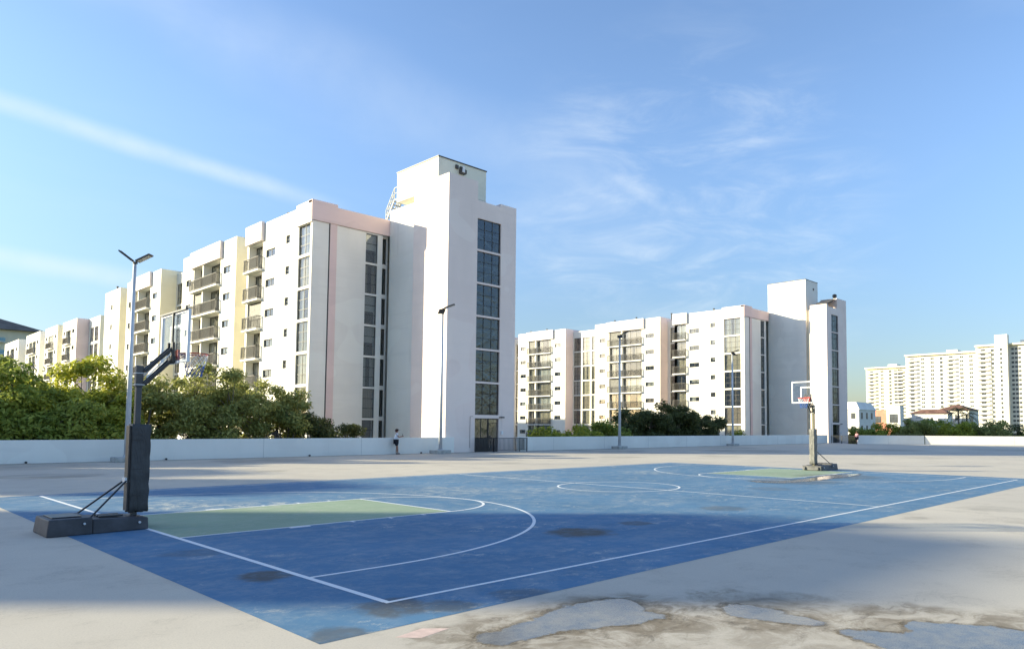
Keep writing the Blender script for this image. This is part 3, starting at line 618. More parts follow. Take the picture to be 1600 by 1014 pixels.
# ------------------------------------------------------------ stair towers with cores
def stair_tower(X0, X1, Y1, label, steps, lift, near):
    root = empty('stair_tower', (X0, 34.9, -8), 0, label, 'tower'); r = Vector((X0, 34.9, -8))
    def fin(b, name, mats, bev=0, smooth=False):
        b.v = [(x-r.x, y-r.y, z-r.z) for x, y, z in b.v]; return b.build(name, mats, root, bev=bev, smooth=smooth)
    wx0, wx1 = X0+2.6 if near else X0+1.42, X0+4.85 if near else X0+3.6
    b = MB(); zb = 16.9
    ops = [(wx0, wx1, TOP+.4-2.42*k-2.28, TOP+.4-2.42*k, .6, 1) for k in range(6)]+[(wx0, wx1, 0, 2.42, .6, 1)]
    skin(b, (0, 34.9), (1, 0), (0, 1), X0, X1, -8, 17.6, ops, 0)
    b.quad((X0, Y1, -8), (X0, 34.9, -8), (X0, 34.9, 17.6), (X0, Y1, 17.6), 0); b.quad((X1, 34.9, -8), (X1, Y1, -8), (X1, Y1, 17.6), (X1, 34.9, 17.6), 0)
    b.quad((X1, Y1, -8), (X0, Y1, -8), (X0, Y1, 17.6), (X1, Y1, 17.6), 0)
    fin(b, 'tower_wall', [MAT['lilac'], MAT['interior']])
    b = MB()
    for (sx0, sx1, z1, yd) in steps: b.box(X0+sx0, X0+sx1, 34.9, 34.9+yd, 17.6, z1)
    fin(b, 'roof_parapet', MAT['lilac'])
    for k in range(6):
        z0 = TOP+.4-2.42*k-2.28
        window(root, (-r.x, 34.9-r.y), (1, 0), wx0, wx1, z0-r.z, z0+2.28-r.z, 3, 3, .12, (0,), (0,), gl='stairglass', full=False)
        # stair flight and landing seen behind the glass
        b = MB(); b.box(wx0+.02, wx1-.02, 35.2, 35.45, z0+1.25, z0+1.33)
        fl = 1 if k % 2 else -1; xa, xb = (wx0+.1, wx1-.1) if fl > 0 else (wx1-.1, wx0+.1)
        b.bar((xa, 35.32, z0+.05), (xb, 35.32, z0+1.3), .05, .16); b.bar((xa, 35.25, z0+.75), (xb, 35.25, z0+2.0), .03, .03)
        for j in range(6): t = j/6; b.box(min(xa+(xb-xa)*t, xa+(xb-xa)*(t+.12)), max(xa+(xb-xa)*t, xa+(xb-xa)*(t+.12)), 35.2, 35.42, z0+.1+1.2*t, z0+.14+1.2*t)
        fin(b, 'stair_flight', MAT['slab'])
    # entrance: two glazed lights and a door
    wd = wx1-wx0
    window(root, (-r.x, 34.9-r.y), (1, 0), wx0, wx0+wd*.58, .9-r.z, 2.40-r.z, 2, 1, .12, (0,), (0,), full=False, name='entrance_light')
    b = MB(); b.box(wx0, wx0+wd*.58, 34.98, 35.1, 0, .9); fin(b, 'entrance_panel', MAT['frame'])
    d = window(root, (-r.x, 34.9-r.y), (1, 0), wx0+wd*.6, wx1, .01-r.z, 2.40-r.z, 1, [.42, .86], .12, (0,), (0,), full=False, name='door')
    b = MB(); b.box(-.28, -.24, -.05, 0, .9, 1.15); b.build('handle', MAT['rail'], d)
    b = MB(); b.box(wx1+.18, wx1+.34, 34.78, 34.9, 1.25, 1.5); fin(b, 'card_reader', MAT['boardwhite'])
    b = MB(); b.box(wx1+.02, wx1+.1, 34.72, 34.9, 2.48, 2.54); b.box(wx1+.05, wx1+.35, 34.66, 34.74, 2.46, 2.56); fin(b, 'security_camera', MAT['lampD'])
    b = MB(); b.tube([(wx0-.45, 34.87, .3), (wx0-.45, 34.87, 2.55), (wx0-.2, 34.87, 2.55)], .012, 6); fin(b, 'conduit', MAT['rail'])
    # core slab behind, tied to the building
    X2, Yc0, Yc1 = X0+.66, lift[0], 43.49
    zt, zl_ = lift[1], lift[2]
    b = MB()
    if near:
        b.box(X2, X2+5.0, Y1+.25, Yc1, -8, 18.85); b.box(X2+.9, X2+4.6, 37.2, 42.4, 18.85, 19.35)
        fin(b, 'core_wall', MAT['block_end'])
        b = MB(); b.box(X2, X2+4.5, 37.15, 42.6, 19.35, 21.68); fin(b, 'machine_room', MAT['coretop'])
        b = MB(); b.box(X2-.05, X2+4.55, 37.10, 42.65, 21.68, 21.76); fin(b, 'roof_edge', MAT['lampD'])
        b = MB(); b.box(X2+1.5, X2+1.75, 37.02, 37.14, 21.15, 21.45); b.box(X2+1.9, X2+2.15, 36.98, 37.14, 21.2, 21.4); b.box(X2+1.85, X2+2.35, 36.8, 37.14, 20.85, 21.18); fin(b, 'roof_vent', MAT['rail'], .02)
        b = MB(); b.tube([(X2+2.0, 36.75, 20.9), (X2+2.0, 36.75, 21.35)], [.12, .06], 10); fin(b, 'horn_speaker', MAT['boardwhite'])
        b = MB()
        y0, y1, z0, z1 = 44.3, 43.1, 18.1, 19.7
        for xx in (X2+.1, X2+.75):
            b.bar((xx, y0, z0), (xx, y1, z1), .07, .14); b.bar((xx, y1, z1), (xx, y1-.35, z1), .05, .08)
            for i in range(5):
                t = i/4; b.bar((xx, y0+(y1-y0)*t, z0+(z1-z0)*t), (xx, y0+(y1-y0)*t, z0+(z1-z0)*t+.95), .05, .05)
            b.bar((xx, y0, z0+.95), (xx, y1, z1+.95), .055, .055); b.bar((xx, y0, z0+.5), (xx, y1, z1+.5), .05, .05)
            b.bar((xx, y1, z1+.95), (xx, 42.66, z1+.95), .055, .055); b.bar((xx, y1, z1+.5), (xx, 42.66, z1+.5), .05, .05)
        for i in range(7):
            t = (i+.5)/7; b.box(X2+.1, X2+.75, y0+(y1-y0)*t-.12, y0+(y1-y0)*t+.1, z0+(z1-z0)*t-.02, z0+(z1-z0)*t+.02)
        fin(b, 'roof_stair', MAT['stairpaint'])
    else:
        b.box(X2, X2+3.65, Yc0, 43.75, -8, zt); fin(b, 'core_wall', MAT['white'])
        b = MB(); b.box(X2-.04, X2+3.69, Yc0-.04, 43.79, zt, zt+.07); fin(b, 'roof_edge', MAT['lampD'])
        b = MB(); b.box(X2+2.2, X2+2.45, Yc0-.06, Yc0-.002, zt-1.2, zt-.9); fin(b, 'roof_vent', MAT['rail'])
        b = MB(); b.box(X2+.3, X2+5, Y1, 38.2, -8, 17.9); fin(b, 'link_wall', MAT['cream'])
        b = MB(); b.poly([(X0+.5, 34.95, 18.45), (X0+3.1, 34.95, 19.35), (X0+3.1, 36.9, 19.35), (X0+.5, 36.9, 18.45)]); b.poly([(X0+.5, 36.9, 18.35), (X0+3.1, 36.9, 19.25), (X0+3.1, 34.95, 19.25), (X0+.5, 34.95, 18.35)]); fin(b, 'canopy', MAT['rail'])
        b = MB(); b.tube([(X0+3.7, 35.4, 19.4), (X0+3.7, 35.4, 19.75)], .18, 12); b.tube([(X0+3.7, 35.4, 19.72), (X0+3.7, 35.4, 20.02), (X0+3.7, 35.4, 20.12)], [.3, .28, .1], 12); fin(b, 'roof_fan', MAT['lampD'])
    return root
stair_tower(26.3, 32.65, 39.2, 'tall lilac-white stair tower in the middle with a column of dark windows, nearer one',
            [(0, 2.6, 19.77, 4.3), (2.6, 4.78, 18.35, 2.5), (4.78, 6.35, 18.58, 2.5)], (37.15, 21.7, 0), True)
stair_tower(87.24, 93.45, 37.3, 'farther white stair tower at right behind the far hoop, with a narrow window column',
            [(0, .5, 18.3, 2.3), (.5, 3.25, 18.0, .18), (3.25, 6.21, 19.45, 2.3)], (38.1, 22.05, 0), False)

# ------------------------------------------------------------ distant buildings
def simple_block(label, bays, zb, zt):
    """bays: (X, Y0, Y1, zt, side_mat_key, window list (Y0,Y1), balcony list)"""
    X0, Y0 = bays[0][0], bays[0][1]; root = empty('apartment_building', (X0, Y0, -8), 0, label, 'building'); r = Vector((X0, Y0, -8))
    for (X, Y0, Y1, z1, sk, wins, bals) in bays:
        b = MB(); ops = [(-w1, -w0, z1-1.5-2.6*k-hh, z1-1.5-2.6*k, .4, 2) for (w0, w1, hh) in wins for k in range(6)]+[(-w1, -w0, z1-1.5-2.6*k-2.2, z1-1.5-2.6*k, 1.0, 2) for (w0, w1) in bals for k in range(6)]
        skin(b, (X, 0), AXF, (1, 0), -Y1, -Y0, -8, z1, ops, 0)
        b.quad((X, Y0, -8), (X+14, Y0, -8), (X+14, Y0, z1), (X, Y0, z1), 1); b.quad((X+14, Y1, -8), (X, Y1, -8), (X, Y1, z1), (X+14, Y1, z1), 0)
        b.quad((X, Y0, z1), (X+14, Y0, z1), (X+14, Y1, z1), (X, Y1, z1), 0); b.quad((X+14, Y0, -8), (X+14, Y1, -8), (X+14, Y1, z1), (X+14, Y0, z1), 0)
        b.v = [(x-r.x, y-r.y, z-r.z) for x, y, z in b.v]; b.build('bay', [MAT['white'], MAT[sk], MAT['interior']], root)
        for (w0, w1, hh) in wins:
            for k in range(6): window(root, (X-r.x, -r.y), AXF, -w1, -w0, z1-1.5-2.6*k-hh-r.z, z1-1.5-2.6*k-r.z, 2, 3 if hh > 1.5 else 1, .08, cis=(1, 2))
        for (w0, w1) in bals:
            for k in range(6): balcony(root, (X-r.x, -r.y), AXF, -w1, -w0, z1-1.5-2.6*k-2.2-r.z, (1, 2, 2))
    return root
simple_block('distant white stepped apartment block at far left above the trees', [
    (25.4, 119.5, 125.6, 18.15, 'cream', [(120.3, 122.4, 2.2), (122.8, 124.9, 2.2)], []),
    (23.8, 125.7, 134.5, 18.15, 'pinkside', [(127, 128.5, .6), (133, 134, .6)], [(129.3, 132.4)]),
    (23.6, 137.0, 146, 18.15, 'cream', [(138, 139, .6), (144.5, 145.5, .6)], [(139.6, 143.5)]),
    (23.4, 149.0, 160.5, 18.15, 'block_end', [(150.2, 151.5, .6), (158.5, 159.7, .6)], [(152.2, 155), (155.3, 157.8)]),
    (25.6, 134.5, 137.0, 17.6, 'white', [], []), (25.6, 146, 149, 17.6, 'white', [], []), (25.6, 160.5, 167, 17.6, 'white', [(162, 165, 2.2)], []),
    (23.3, 167.0, 181, 18.15, 'block_end', [(168, 169.5, .6)], [(171, 175), (176, 179)])], -8, 18)
def condo(label, X, Y0, Y1, zt, secs, floors, wallm, depth=18):
    root = empty('condo_tower', (X, Y0, -8), 0, label, 'building', 'distant condo towers')
    H = zt+8; fh = 2.405; LY = Y1-Y0
    b = MB(); b.box(0, depth, 0, LY, 0, H); b.build('wall', wallm, root)
    bs, bw, br, bc = MB(), MB(), MB(), MB()
    for k in range(floors):
        z = H-1.0-fh*(k+1)
        for (s0, s1, t) in secs:
            y0, y1 = s0*LY, s1*LY
            if t == 'balc':
                bs.box(-1.5, -.003, y0, y1, z-.12, z+.04); br.box(-1.48, -1.42, y0+.05, y1-.05, z+.12, z+.95)
                n = max(1, int((y1-y0)/3.4)); 
                for i in range(n):
                    c = y0+(y1-y0)*(i+.5)/n; bw.box(-.04, -.004, c-1.25, c+1.1, z+.05, z+2.0)
                    if i: bs.box(-1.38, -.005, y0+(y1-y0)*i/n-.08, y0+(y1-y0)*i/n+.08, z+.05, z+2.28)
            elif t == 'win':
                n = max(1, int((y1-y0)/4.2))
                for i in range(n):
                    c = y0+(y1-y0)*(i+.5)/n
                    for sgn in (-.95, .1): bw.box(-.04, -.004, c+sgn, c+sgn+.85, z+.7, z+1.95)
            elif t == 'wide':
                for i in range(3): c = y0+(y1-y0)*(i+.5)/3; w2 = (y1-y0)/3*.38; bw.box(-.04, -.004, c-w2, c+w2, z+.7, z+1.9)
            elif t == 'slot': c = (y0+y1)/2; bw.box(-.04, -.004, c-.8, c+.8, z+.5, z+1.9)
    bs.build('balcony_slabs', MAT['slab'], root)['kind'] = 'stuff'; o = bw.build('windows', MAT['condoglass'], root); o['kind'] = 'stuff'
    if br.v: br.build('balcony_rails', MAT['condorail'], root)['kind'] = 'stuff'
    for (s0, s1, t) in secs:
        if t == 'shaft': b = MB(); b.box(-4, -.01, s0*LY, s1*LY, 0, H+5.6); b.build('shaft', MAT['white'], root)
        if t == 'cream': b = MB(); b.box(-.25, -.01, s0*LY, s1*LY, 0, H-1); b.build('cream_panel', MAT['cream'], root)
    b = MB(); b.box(-2.0, depth, -.2, LY+.2, H, H+.9); b.build('roof_cornice', MAT['condocap'], root)
    b = MB(); b.box(5, 12, LY*.3, LY*.3+6, H+.9, H+3.0); b.build('roof_plant', MAT['white'], root)
    return root
MAT['condoglass'] = plain('condo_window_grey', (.07, .08, .09), .3, .4, 0, .5, .4, 0)
MAT['condorail'] = plain('condo_rail', (.62, .64, .66), .5, .4)
MAT['condocap'] = stucco('buff_cornice', (.80, .74, .55))
MAT['condocream'] = stucco('buff_wall', (.74, .68, .50)); MAT['condowhite'] = stucco('condo_white', (.68, .66, .60))
condo('most distant cream condo tower, leftmost and lowest of the three', 499, 166, 193.5, 43.6, [(.0, .08, 'cream'), (.08, .33, 'balc'), (.36, .44, 'slot'), (.48, .72, 'win'), (.74, .98, 'balc')], 19, MAT['condocream'])
condo('long white condo slab in the middle of the distant towers, with stacked balconies', 458, 112.5, 152.5, 46.7, [(.02, .15, 'win'), (.16, .26, 'win'), (.28, .44, 'balc'), (.45, .53, 'slot'), (.55, .82, 'win'), (.83, .99, 'balc')], 20, MAT['condowhite'])
condo('rightmost and tallest distant condo tower with a blank white shaft', 438, 70, 108, 47.6, [(.83, .99, 'balc'), (.75, .82, 'slot'), (.57, .73, 'shaft'), (.42, .55, 'wide'), (.02, .38, 'balc')], 20, MAT['condowhite'])
b = MB()
# shaft windows of the tallest tower
for k in range(20): b.box(433.95, 433.99, 94.2, 95.3, 44.6-2.405*k, 45.9-2.405*k)
tow = [o for o in S.objects if o.name.startswith('condo_tower')][-1]
b.v = [(x-438, y-70, z+8) for x, y, z in b.v]; b.build('shaft_windows', MAT['condoglass'], tow)['kind'] = 'stuff'

def hip_house(name, label, x0, x1, y0, y1, zw, zr, wallm, roofm, band=None, wins=(), cat='house', ov=.6):
    root = empty(name, (x0, y0, -8), 0, label, cat); r = Vector((x0, y0, -8))
    def fin(b, n, m):
        b.v = [(x-r.x, y-r.y, z-r.z) for x, y, z in b.v]; return b.build(n, m, root)
    b = MB(); b.box(x0, x1, y0, y1, -8, zw); fin(b, 'wall', wallm)
    if roofm:
        b = MB(); d = min(x1-x0, y1-y0)/2
        e0 = [(x0-ov, y0-ov, zw), (x1+ov, y0-ov, zw), (x1+ov, y1+ov, zw), (x0-ov, y1+ov, zw)]
        if (x1-x0) > (y1-y0): a, c = (x0+d, (y0+y1)/2, zr), (x1-d, (y0+y1)/2, zr); b.poly([e0[0], e0[1], c, a]); b.poly([e0[2], e0[3], a, c]); b.poly([e0[1], e0[2], c]); b.poly([e0[3], e0[0], a])
        else: a, c = ((x0+x1)/2, y0+d, zr), ((x0+x1)/2, y1-d, zr); b.poly([e0[1], e0[2], c, a]); b.poly([e0[3], e0[0], a, c]); b.poly([e0[0], e0[1], a]); b.poly([e0[2], e0[3], c])
        b.poly(list(reversed(e0))); fin(b, 'roof', roofm)
    if band: b = MB(); b.box(x0-.05, x1+.05, y0-.05, y1+.05, -8, band[0]); fin(b, 'lower_wall', band[1])
    for (fc, a, z, w_, h_) in wins:    # fc 'x': on the -X face, a = Y ; 'y': on the -Y face, a = X
        if fc == 'x': inst('window', frame_mesh(w_, h_, 2, 2), root, (x0-.04-r.x, a-r.y, z-r.z), -math.pi/2); o = inst('pane', hpane(w_, h_), root.children[-1])
        else: inst('window', frame_mesh(w_, h_, 2, 2), root, (a-r.x, y0-.04-r.y, z-r.z), 0); o = inst('pane', hpane(w_, h_), root.children[-1])
    return root
def hpane(w_, h_):
    k = ('hp', w_, h_)
    if k not in CACHE: b = MB(); b.box(-w_/2+.01, w_/2-.01, .01, .03, .01, h_-.01); CACHE[k] = b.mesh('pane', MAT['condoglass'])
    return CACHE[k]
MAT['tile'] = plain('brown_roof_tile', (.17, .095, .075), .9, .2, 0, .3, .8)
MAT['brick'] = plain('salmon_wall', (.55, .24, .17), .9, .2, 0, .15, .5)
MAT['greyroof'] = plain('grey_brown_roof', (.17, .145, .12), .9, .2, 0, .2, .3)
hip_house('town_house', 'white three-storey house with a chamfered parapet, just right of the far stair tower', 144.5, 153.3, 54.2, 60.5, 5.9, 8, MAT['white'], None, None,
          [('x', 55.4, z, .9, 1.2) for z in (4.0, 1.3)]+[('x', 58, z, .9, 1.2) for z in (4.0, 1.3)]+[('y', 146+2.6*i, z, .8, 1.3) for i in range(3) for z in (4.0, 1.3)])
b = MB(); e1 = [(144.3, 54.0, 5.9), (153.5, 54.0, 5.9), (153.5, 60.7, 5.9), (144.3, 60.7, 5.9)]; e2 = [(144.8, 54.9, 7.5), (152.6, 54.9, 7.5), (152.6, 59.8, 7.5), (144.8, 59.8, 7.5)]
b.hexa(e1, e2); b.box(144.44, 153.36, 54.14, 60.56, 2.9, 3.05); b.v = [(x-144.5, y-54.2, z+8) for x, y, z in b.v]
b.build('mansard_parapet', MAT['block_end'], [o for o in S.objects if o.name.startswith('town_house')][0])
hip_house('flat_roofed_house', 'salmon flat-roofed wall section behind the trees, beside the three-storey house', 168.3, 176, 57.35, 61.5, 6.4, 8, MAT['brick'], None, None,
          [('x', 59.5, 3.4, 1.6, 1.5)])
hip_house('flat_roofed_house', 'white flat-topped house with one big window, right of the salmon wall', 168, 170.5, 54.25, 57.3, 7.3, 8, MAT['white'], None, (2.2, MAT['brick']), [('x', 55.7, 3.4, 1.9, 2.0)])
hip_house('flat_roofed_house', 'low white link between the flat-topped house and the tiled villa', 176, 182, 51.5, 57.5, 4.6, 8, MAT['white'], None, None, [('x', 54.5, 2.6, 1.6, 1.0)])
hip_house('tile_roofed_house', 'low white villa with a brown tile roof and salmon base behind the far trees', 178.3, 182.0, 47.1, 55.2, 5.7, 6.7, MAT['white'], MAT['tile'], (1.8, MAT['brick']),
          [('x', 53.6, 3.8, 1.2, 1.0), ('x', 50.6, 4.0, .6, .7)])
hip_house('tile_roofed_house', 'second brown-tiled roof rising behind the low white villa', 186, 194, 44.6, 51.6, 6.6, 8.1, MAT['white'], MAT['tile'], None, [('x', 47.2, 4.2, 1.0, 1.2), ('y', 188.5, 2.6, 1.6, 2.4)])
hip_house('hip_roofed_hotel', 'large building with grey-brown hipped roof and blue glass balconies, far left', -20, 49, 290, 330, 32.5, 41, MAT['condocream'], MAT['greyroof'], None, [], 'building', 1.5)
hb = [o for o in S.objects if o.name.startswith('hip_roofed_hotel')][0]
MAT['blueglass'] = plain('blue_glass_rail', (.18, .36, .42), .2, .6, 0, .1, 1, 0)
b1_, b2_ = MB(), MB()
for i, zf in enumerate([28.5, 24.5, 20.5, 16.5, 12.5]):
    for xa in (0, 14, 28): b1_.box(xa+20+1, xa+20+11, -1.6, 0, zf+8-.2, zf+8+.1); b2_.box(xa+20+1, xa+20+11, -1.65, -1.6, zf+8+.1, zf+8+1.2)
b1_.build('balcony_slabs', MAT['slab'], hb)['kind'] = 'stuff'; b2_.build('balcony_glass', MAT['blueglass'], hb)['kind'] = 'stuff'

# unseen apartment blocks added up-sun, left of the view, shaped to shade the court
def plain_block(label, x0, x1, y0, y1, zt):
    root = empty('apartment_building', (x0, y0, -8), 0, label, 'building'); b = MB(); r = Vector((x0, y0, -8))
    ops = [(x0+.8+2.4*i, x0+2.2+2.4*i, zt-2.6-2.4*k, zt-1.2-2.4*k, .3, 1) for i in range(int((x1-x0-1)/2.4)) for k in range(8)]
    skin(b, (0, y0), (1, 0), (0, 1), x0, x1, -8, zt, ops, 0)
    b.quad((x1, y0, -8), (x1, y1, -8), (x1, y1, zt), (x1, y0, zt)); b.quad((x1, y1, -8), (x0, y1, -8), (x0, y1, zt), (x1, y1, zt)); b.quad((x0, y1, -8), (x0, y0, -8), (x0, y0, zt), (x0, y1, zt)); b.quad((x0, y0, zt), (x1, y0, zt), (x1, y1, zt), (x0, y1, zt))
    b.v = [(x-r.x, y-r.y, z-r.z) for x, y, z in b.v]; b.build('wall', [MAT['white'], MAT['interior']], root); return root
tx, ty = math.sin(a_), -math.cos(a_); wx_, wy_ = math.cos(a_), math.sin(a_)
cot = 1/math.tan(e)
def caster(label, s0, s1, tip, zt):
    sc = (s0+s1)/2; side = (s1-s0)/(abs(wx_)+abs(wy_)); t = tip-zt*cot-side*.7
    cx, cy = t*tx+sc*wx_, t*ty+sc*wy_
    plain_block(label, cx-side/2, cx+side/2, cy-side/2, cy+side/2, zt)
caster('unseen slim white tower added left of the view to shade the court', -.2, 7.7, 9.0, 20)
caster('unseen broad white apartment block added beside the slim tower to shade the deck', 10.9, 17.0, -3.5, 18.5)
caster('unseen lower white wing added by the broad block to shape its shadow', 17.05, 22.6, -9.5, 18)
caster('unseen white apartment block added left of the view to shade the near deck corner', -9, -1.4, -1.0, 18)

# ------------------------------------------------------------ light poles
def led_head(root, p, az, tilt, scale=1.0):
    """flat LED floodlight on a bracket; az = pointing direction, tilt in degrees upward"""
    h_ = empty_child('lamp_head', root, p); h_.rotation_euler = (0, -R_(tilt), az)
    b = MB(); b.box(.12, .86, -.21, .21, -.035, .035); 
    for i in range(10): b.box(.15+.068*i, .17+.068*i, -.18, .18, .036, .06)
    b.tube([(0, 0, 0), (.14, 0, 0)], .04, 8); b.build('housing', MAT['lampD'], h_, bev=.01)
    b = MB()
    for iy in range(2):
        for ix in range(3): b.box(.19+.21*ix, .37+.21*ix, -.17+.18*iy, -.01+.18*iy, -.048, -.036)
    b.build('lens', MAT['led'], h_); return h_
def empty_child(name, parent, loc):
    o = bpy.data.objects.new(name, None); COL.objects.link(o); o.parent = parent; o.location = loc; o.empty_display_size = .1; return o
def light_pole(x, label, azs, hgt=9.6):
    root = empty('light_pole', (x, 33.55, 0), 0, label, 'light pole', 'light poles along the parapet wall')
    b = MB(); b.box(-.58, .58, -.42, .42, 0, .24); b.build('footing', MAT['concrete'], root, bev=.02)
    b = MB(); b.tube([(0, 0, .24), (0, 0, .27)], .2, 10)
    for i in range(4): a = math.pi/4+i*math.pi/2; b.tube([(.15*math.cos(a), .15*math.sin(a), .27), (.15*math.cos(a), .15*math.sin(a), .36)], .018, 6)
    b.build('base_plate', MAT['poleM'], root)
    b = MB(); b.tube([(0, 0, .27), (0, 0, hgt)], [.125, .075], 12); b.build('pole', MAT['poleM'], root, smooth=True)
    b = MB(); b.tube([(0, 0, hgt-.02), (0, 0, hgt+.12)], .07, 8); b.bar((-.12*math.cos(azs[0][0]), 0, hgt+.08), (.12, 0, hgt+.08), .06, .06); b.build('bracket', MAT['lampD'], root)
    for az, tl in azs: led_head(root, (0, 0, hgt+.1), az, tl)
    return root
light_pole(6.62, 'nearest light pole, at left behind the near hoop, two LED heads spread like wings', [(R_(-43), 28), (R_(150), 38)])
light_pole(24.95, 'light pole standing in front of the nearer stair tower, with a bent lamp arm', [(R_(-40), 22), (R_(-135), -30)])
light_pole(43.45, 'light pole before the farther apartment block, its foot by the parapet and dark trees', [(R_(-40), 25), (R_(-140), -20)])
light_pole(61.6, 'smallest light pole, right of the dark tree and in front of the corner windows', [(R_(-10), 20), (R_(-130), -25)])

# ------------------------------------------------------------ hoops
def net(parent, c, r, mat, drop=.42, blue=None):
    b = MB(); n = 12; rows = 6; b2 = MB()
    def P(i, j):
        rr = r*(1-.42*min(1, j/rows*1.15)); a = 2*math.pi*(i+(.5 if j % 2 else 0))/n
        return (c[0]+rr*math.cos(a), c[1]+rr*math.sin(a), c[2]-drop*j/rows)
    for j in range(rows):
        for i in range(n):
            q = b2 if (blue and j >= rows*.5) else b
            for di in ((0, 1) if j % 2 else (0, -1)): q.tube([P(i, j), P(i+di, j+1)], .0045, 4, cap=False)
    b.build('net', mat, parent)
    if blue: b2.build('net_lower_band', blue, parent)
def ring(b, c, r, t, n=28):
    pts = [(c[0]+r*math.cos(2*math.pi*i/n), c[1]+r*math.sin(2*math.pi*i/n), c[2]) for i in range(n+1)]; b.tube(pts, t, 8, cap=False)
def hoop(root_loc, rz, label, postm, padm, basem, ramp, light):
    """local: +x towards the court, origin on the baseline under the post"""
    root = empty('basketball_hoop', root_loc, rz, label, 'basketball hoop')
    # base: tapered weight box
    b = MB(); x0, x1 = -1.35, .09; y = .49
    b.hexa([(x0, -y, 0), (x0+.62, -y, 0), (x0+.62, y, 0), (x0, y, 0)], [(x0+.03, -y+.03, .27), (x0+.62, -y+.03, .27), (x0+.62, y-.03, .27), (x0+.03, y-.03, .27)])
    b.hexa([(x0+.62, -y, 0), (x1, -y+.05, 0), (x1, y-.05, 0), (x0+.62, y, 0)], [(x0+.62, -y+.04, .235), (x1, -y+.08, .20), (x1, y-.08, .20), (x0+.62, y-.04, .235)])
    b.build('base', basem, root, bev=.02)
    b = MB(); b.box(x0+.1, x0+.5, -.3, .3, .271, .29)
    for yy in (-.26, -.12, .02): b.box(x0+.75, -.25, yy, yy+.07, .235, .262)
    b.build('base_rib', MAT['blacksteel'], root, bev=.008)
    b = MB()
    for yy in (-y-.005, y+.005): b.tube([(x0+.5, yy-.012, .18), (x0+.5, yy+.012, .18)], .018, 8); b.tube([(-.05, yy*.9-.012, .13), (-.05, yy*.9+.012, .13)], .02, 8)
    b.build('bolt', MAT['poleM'], root)
    if light:       # wheel bracket at the front of the far hoop
        b = MB(); b.box(.10, .2, -.42, .42, .02, .2)
        for yy in (-.3, .3): b.tube([(.21, yy-.03, .09), (.21, yy+.03, .09)], .07, 12)
        b.build('wheel_bracket', MAT['basegrey'], root, bev=.01)
    # post
    b = MB(); b.box(-.075, .015, -.05, .05, .2, 2.80); b.build('post', postm, root, bev=.012)
    b = MB(); b.box(-.09, .03, -.065, .065, 2.42, 2.80); b.build('post_cap', postm, root, bev=.02)
    b = MB()
    for z in (2.46, 2.66): b.box(-.10, .06, -.075, .075, z, z+.012)
    b.build('clamp', MAT['poleM'], root)
    # pad
    bm = bmesh.new(); bmesh.ops.create_cube(bm, size=1)
    for v in bm.verts: v.co = Vector((v.co.x*.29+.02, v.co.y*.22, v.co.z*1.50+1.03))
    bmesh.ops.subdivide_edges(bm, edges=bm.edges[:], cuts=12, use_grid_fill=True)
    rr = random.Random(3)
    for v in bm.verts:
        z = v.co.z; s_ = .005*math.sin(z*17+v.co.y*22)+.004*math.sin(z*31-v.co.y*30+v.co.x*20)
        v.co.x += s_*(1 if v.co.x > 0 else -1)*.8; v.co.y += s_*(1 if v.co.y > 0 else -1)
        if z < .42: v.co.z += .02*math.sin(v.co.x*40+v.co.y*35); v.co.y *= 1.02
    me = bpy.data.meshes.new('pad'); bm.to_mesh(me); bm.free(); me.materials.append(padm)
    for p_ in me.polygons: p_.use_smooth = True
    o = bpy.data.objects.new('pad', me); COL.objects.link(o); o.parent = root; md = o.modifiers.new('bevel', 'BEVEL'); md.width = .02; md.limit_method = 'ANGLE'; md.angle_limit = R_(60)
    b = MB(); b.box(-.1315, -.1265, -.1135, -.1085, .34, 1.74)
    for z_s in (.55, 1.0, 1.5): b.box(-.13, .05, -.1185, -.1135, z_s, z_s+.012)
    b.build('pad_seam', MAT['blacksteel'], root)
    b = MB(); b.box(-.165, -.13, -.09, .09, .3, 1.75); b.build('post_rail', MAT['blacksteel'], root)
    # struts from the base back to the post
    for yy in (-.38, .38):
        b = MB(); b.tube([(-.16, yy*.15, .82), (x0+.55, yy*1.15, .22)], .016, 8); b.build('strut', MAT['blacksteel'], root)
    b = MB(); b.box(-.2, -.12, -.08, .08, .78, .86); b.build('strut_bracket', MAT['poleM'], root)
    # arms: parallelogram
    xb = .52; zr = 3.07
    for yy in (-.10, .10):
        b = MB(); b.bar((.04, yy*.7, 2.70), (xb-.06, yy, 3.14), .035, .055); b.bar((.04, yy*.7, 2.47), (xb-.06, yy, 2.93), .035, .055); b.build('arm', MAT['blacksteel'], root, bev=.006)
    for yy in (-.13, .13): b = MB(); b.bar((.05, yy, 2.59), (xb-.1, yy, 3.04), .012, .02); b.build('lift_rod', MAT['poleM'], root)
    b = MB(); b.bar((xb-.06, -.12, 2.86), (xb-.06, -.12, 3.25), .06, .04); b.bar((xb-.06, .12, 2.86), (xb-.06, .12, 3.25), .06, .04); b.box(xb-.08, xb-.02, -.14, .14, 2.88, 3.0); b.build('mount', MAT['blacksteel'], root)
    # backboard
    w2 = .70; z0, z1 = 2.87, 3.80
    bd = empty_child('backboard', root, (xb, 0, 0))
    b = MB(); b.box(0, .012, -w2+.04, w2-.04, z0+.04, z1-.04); b.build('panel', MAT['acrylic'], bd)
    b = MB(); t = .045
    b.box(-.02, .03, -w2, -w2+t, z0, z1); b.box(-.02, .03, w2-t, w2, z0, z1); b.box(-.018, .028, -w2+t, w2-t, z0, z0+t); b.box(-.018, .028, -w2+t, w2-t, z1-t, z1)
    b.build('frame', MAT['boardwhite'], bd, bev=.004)
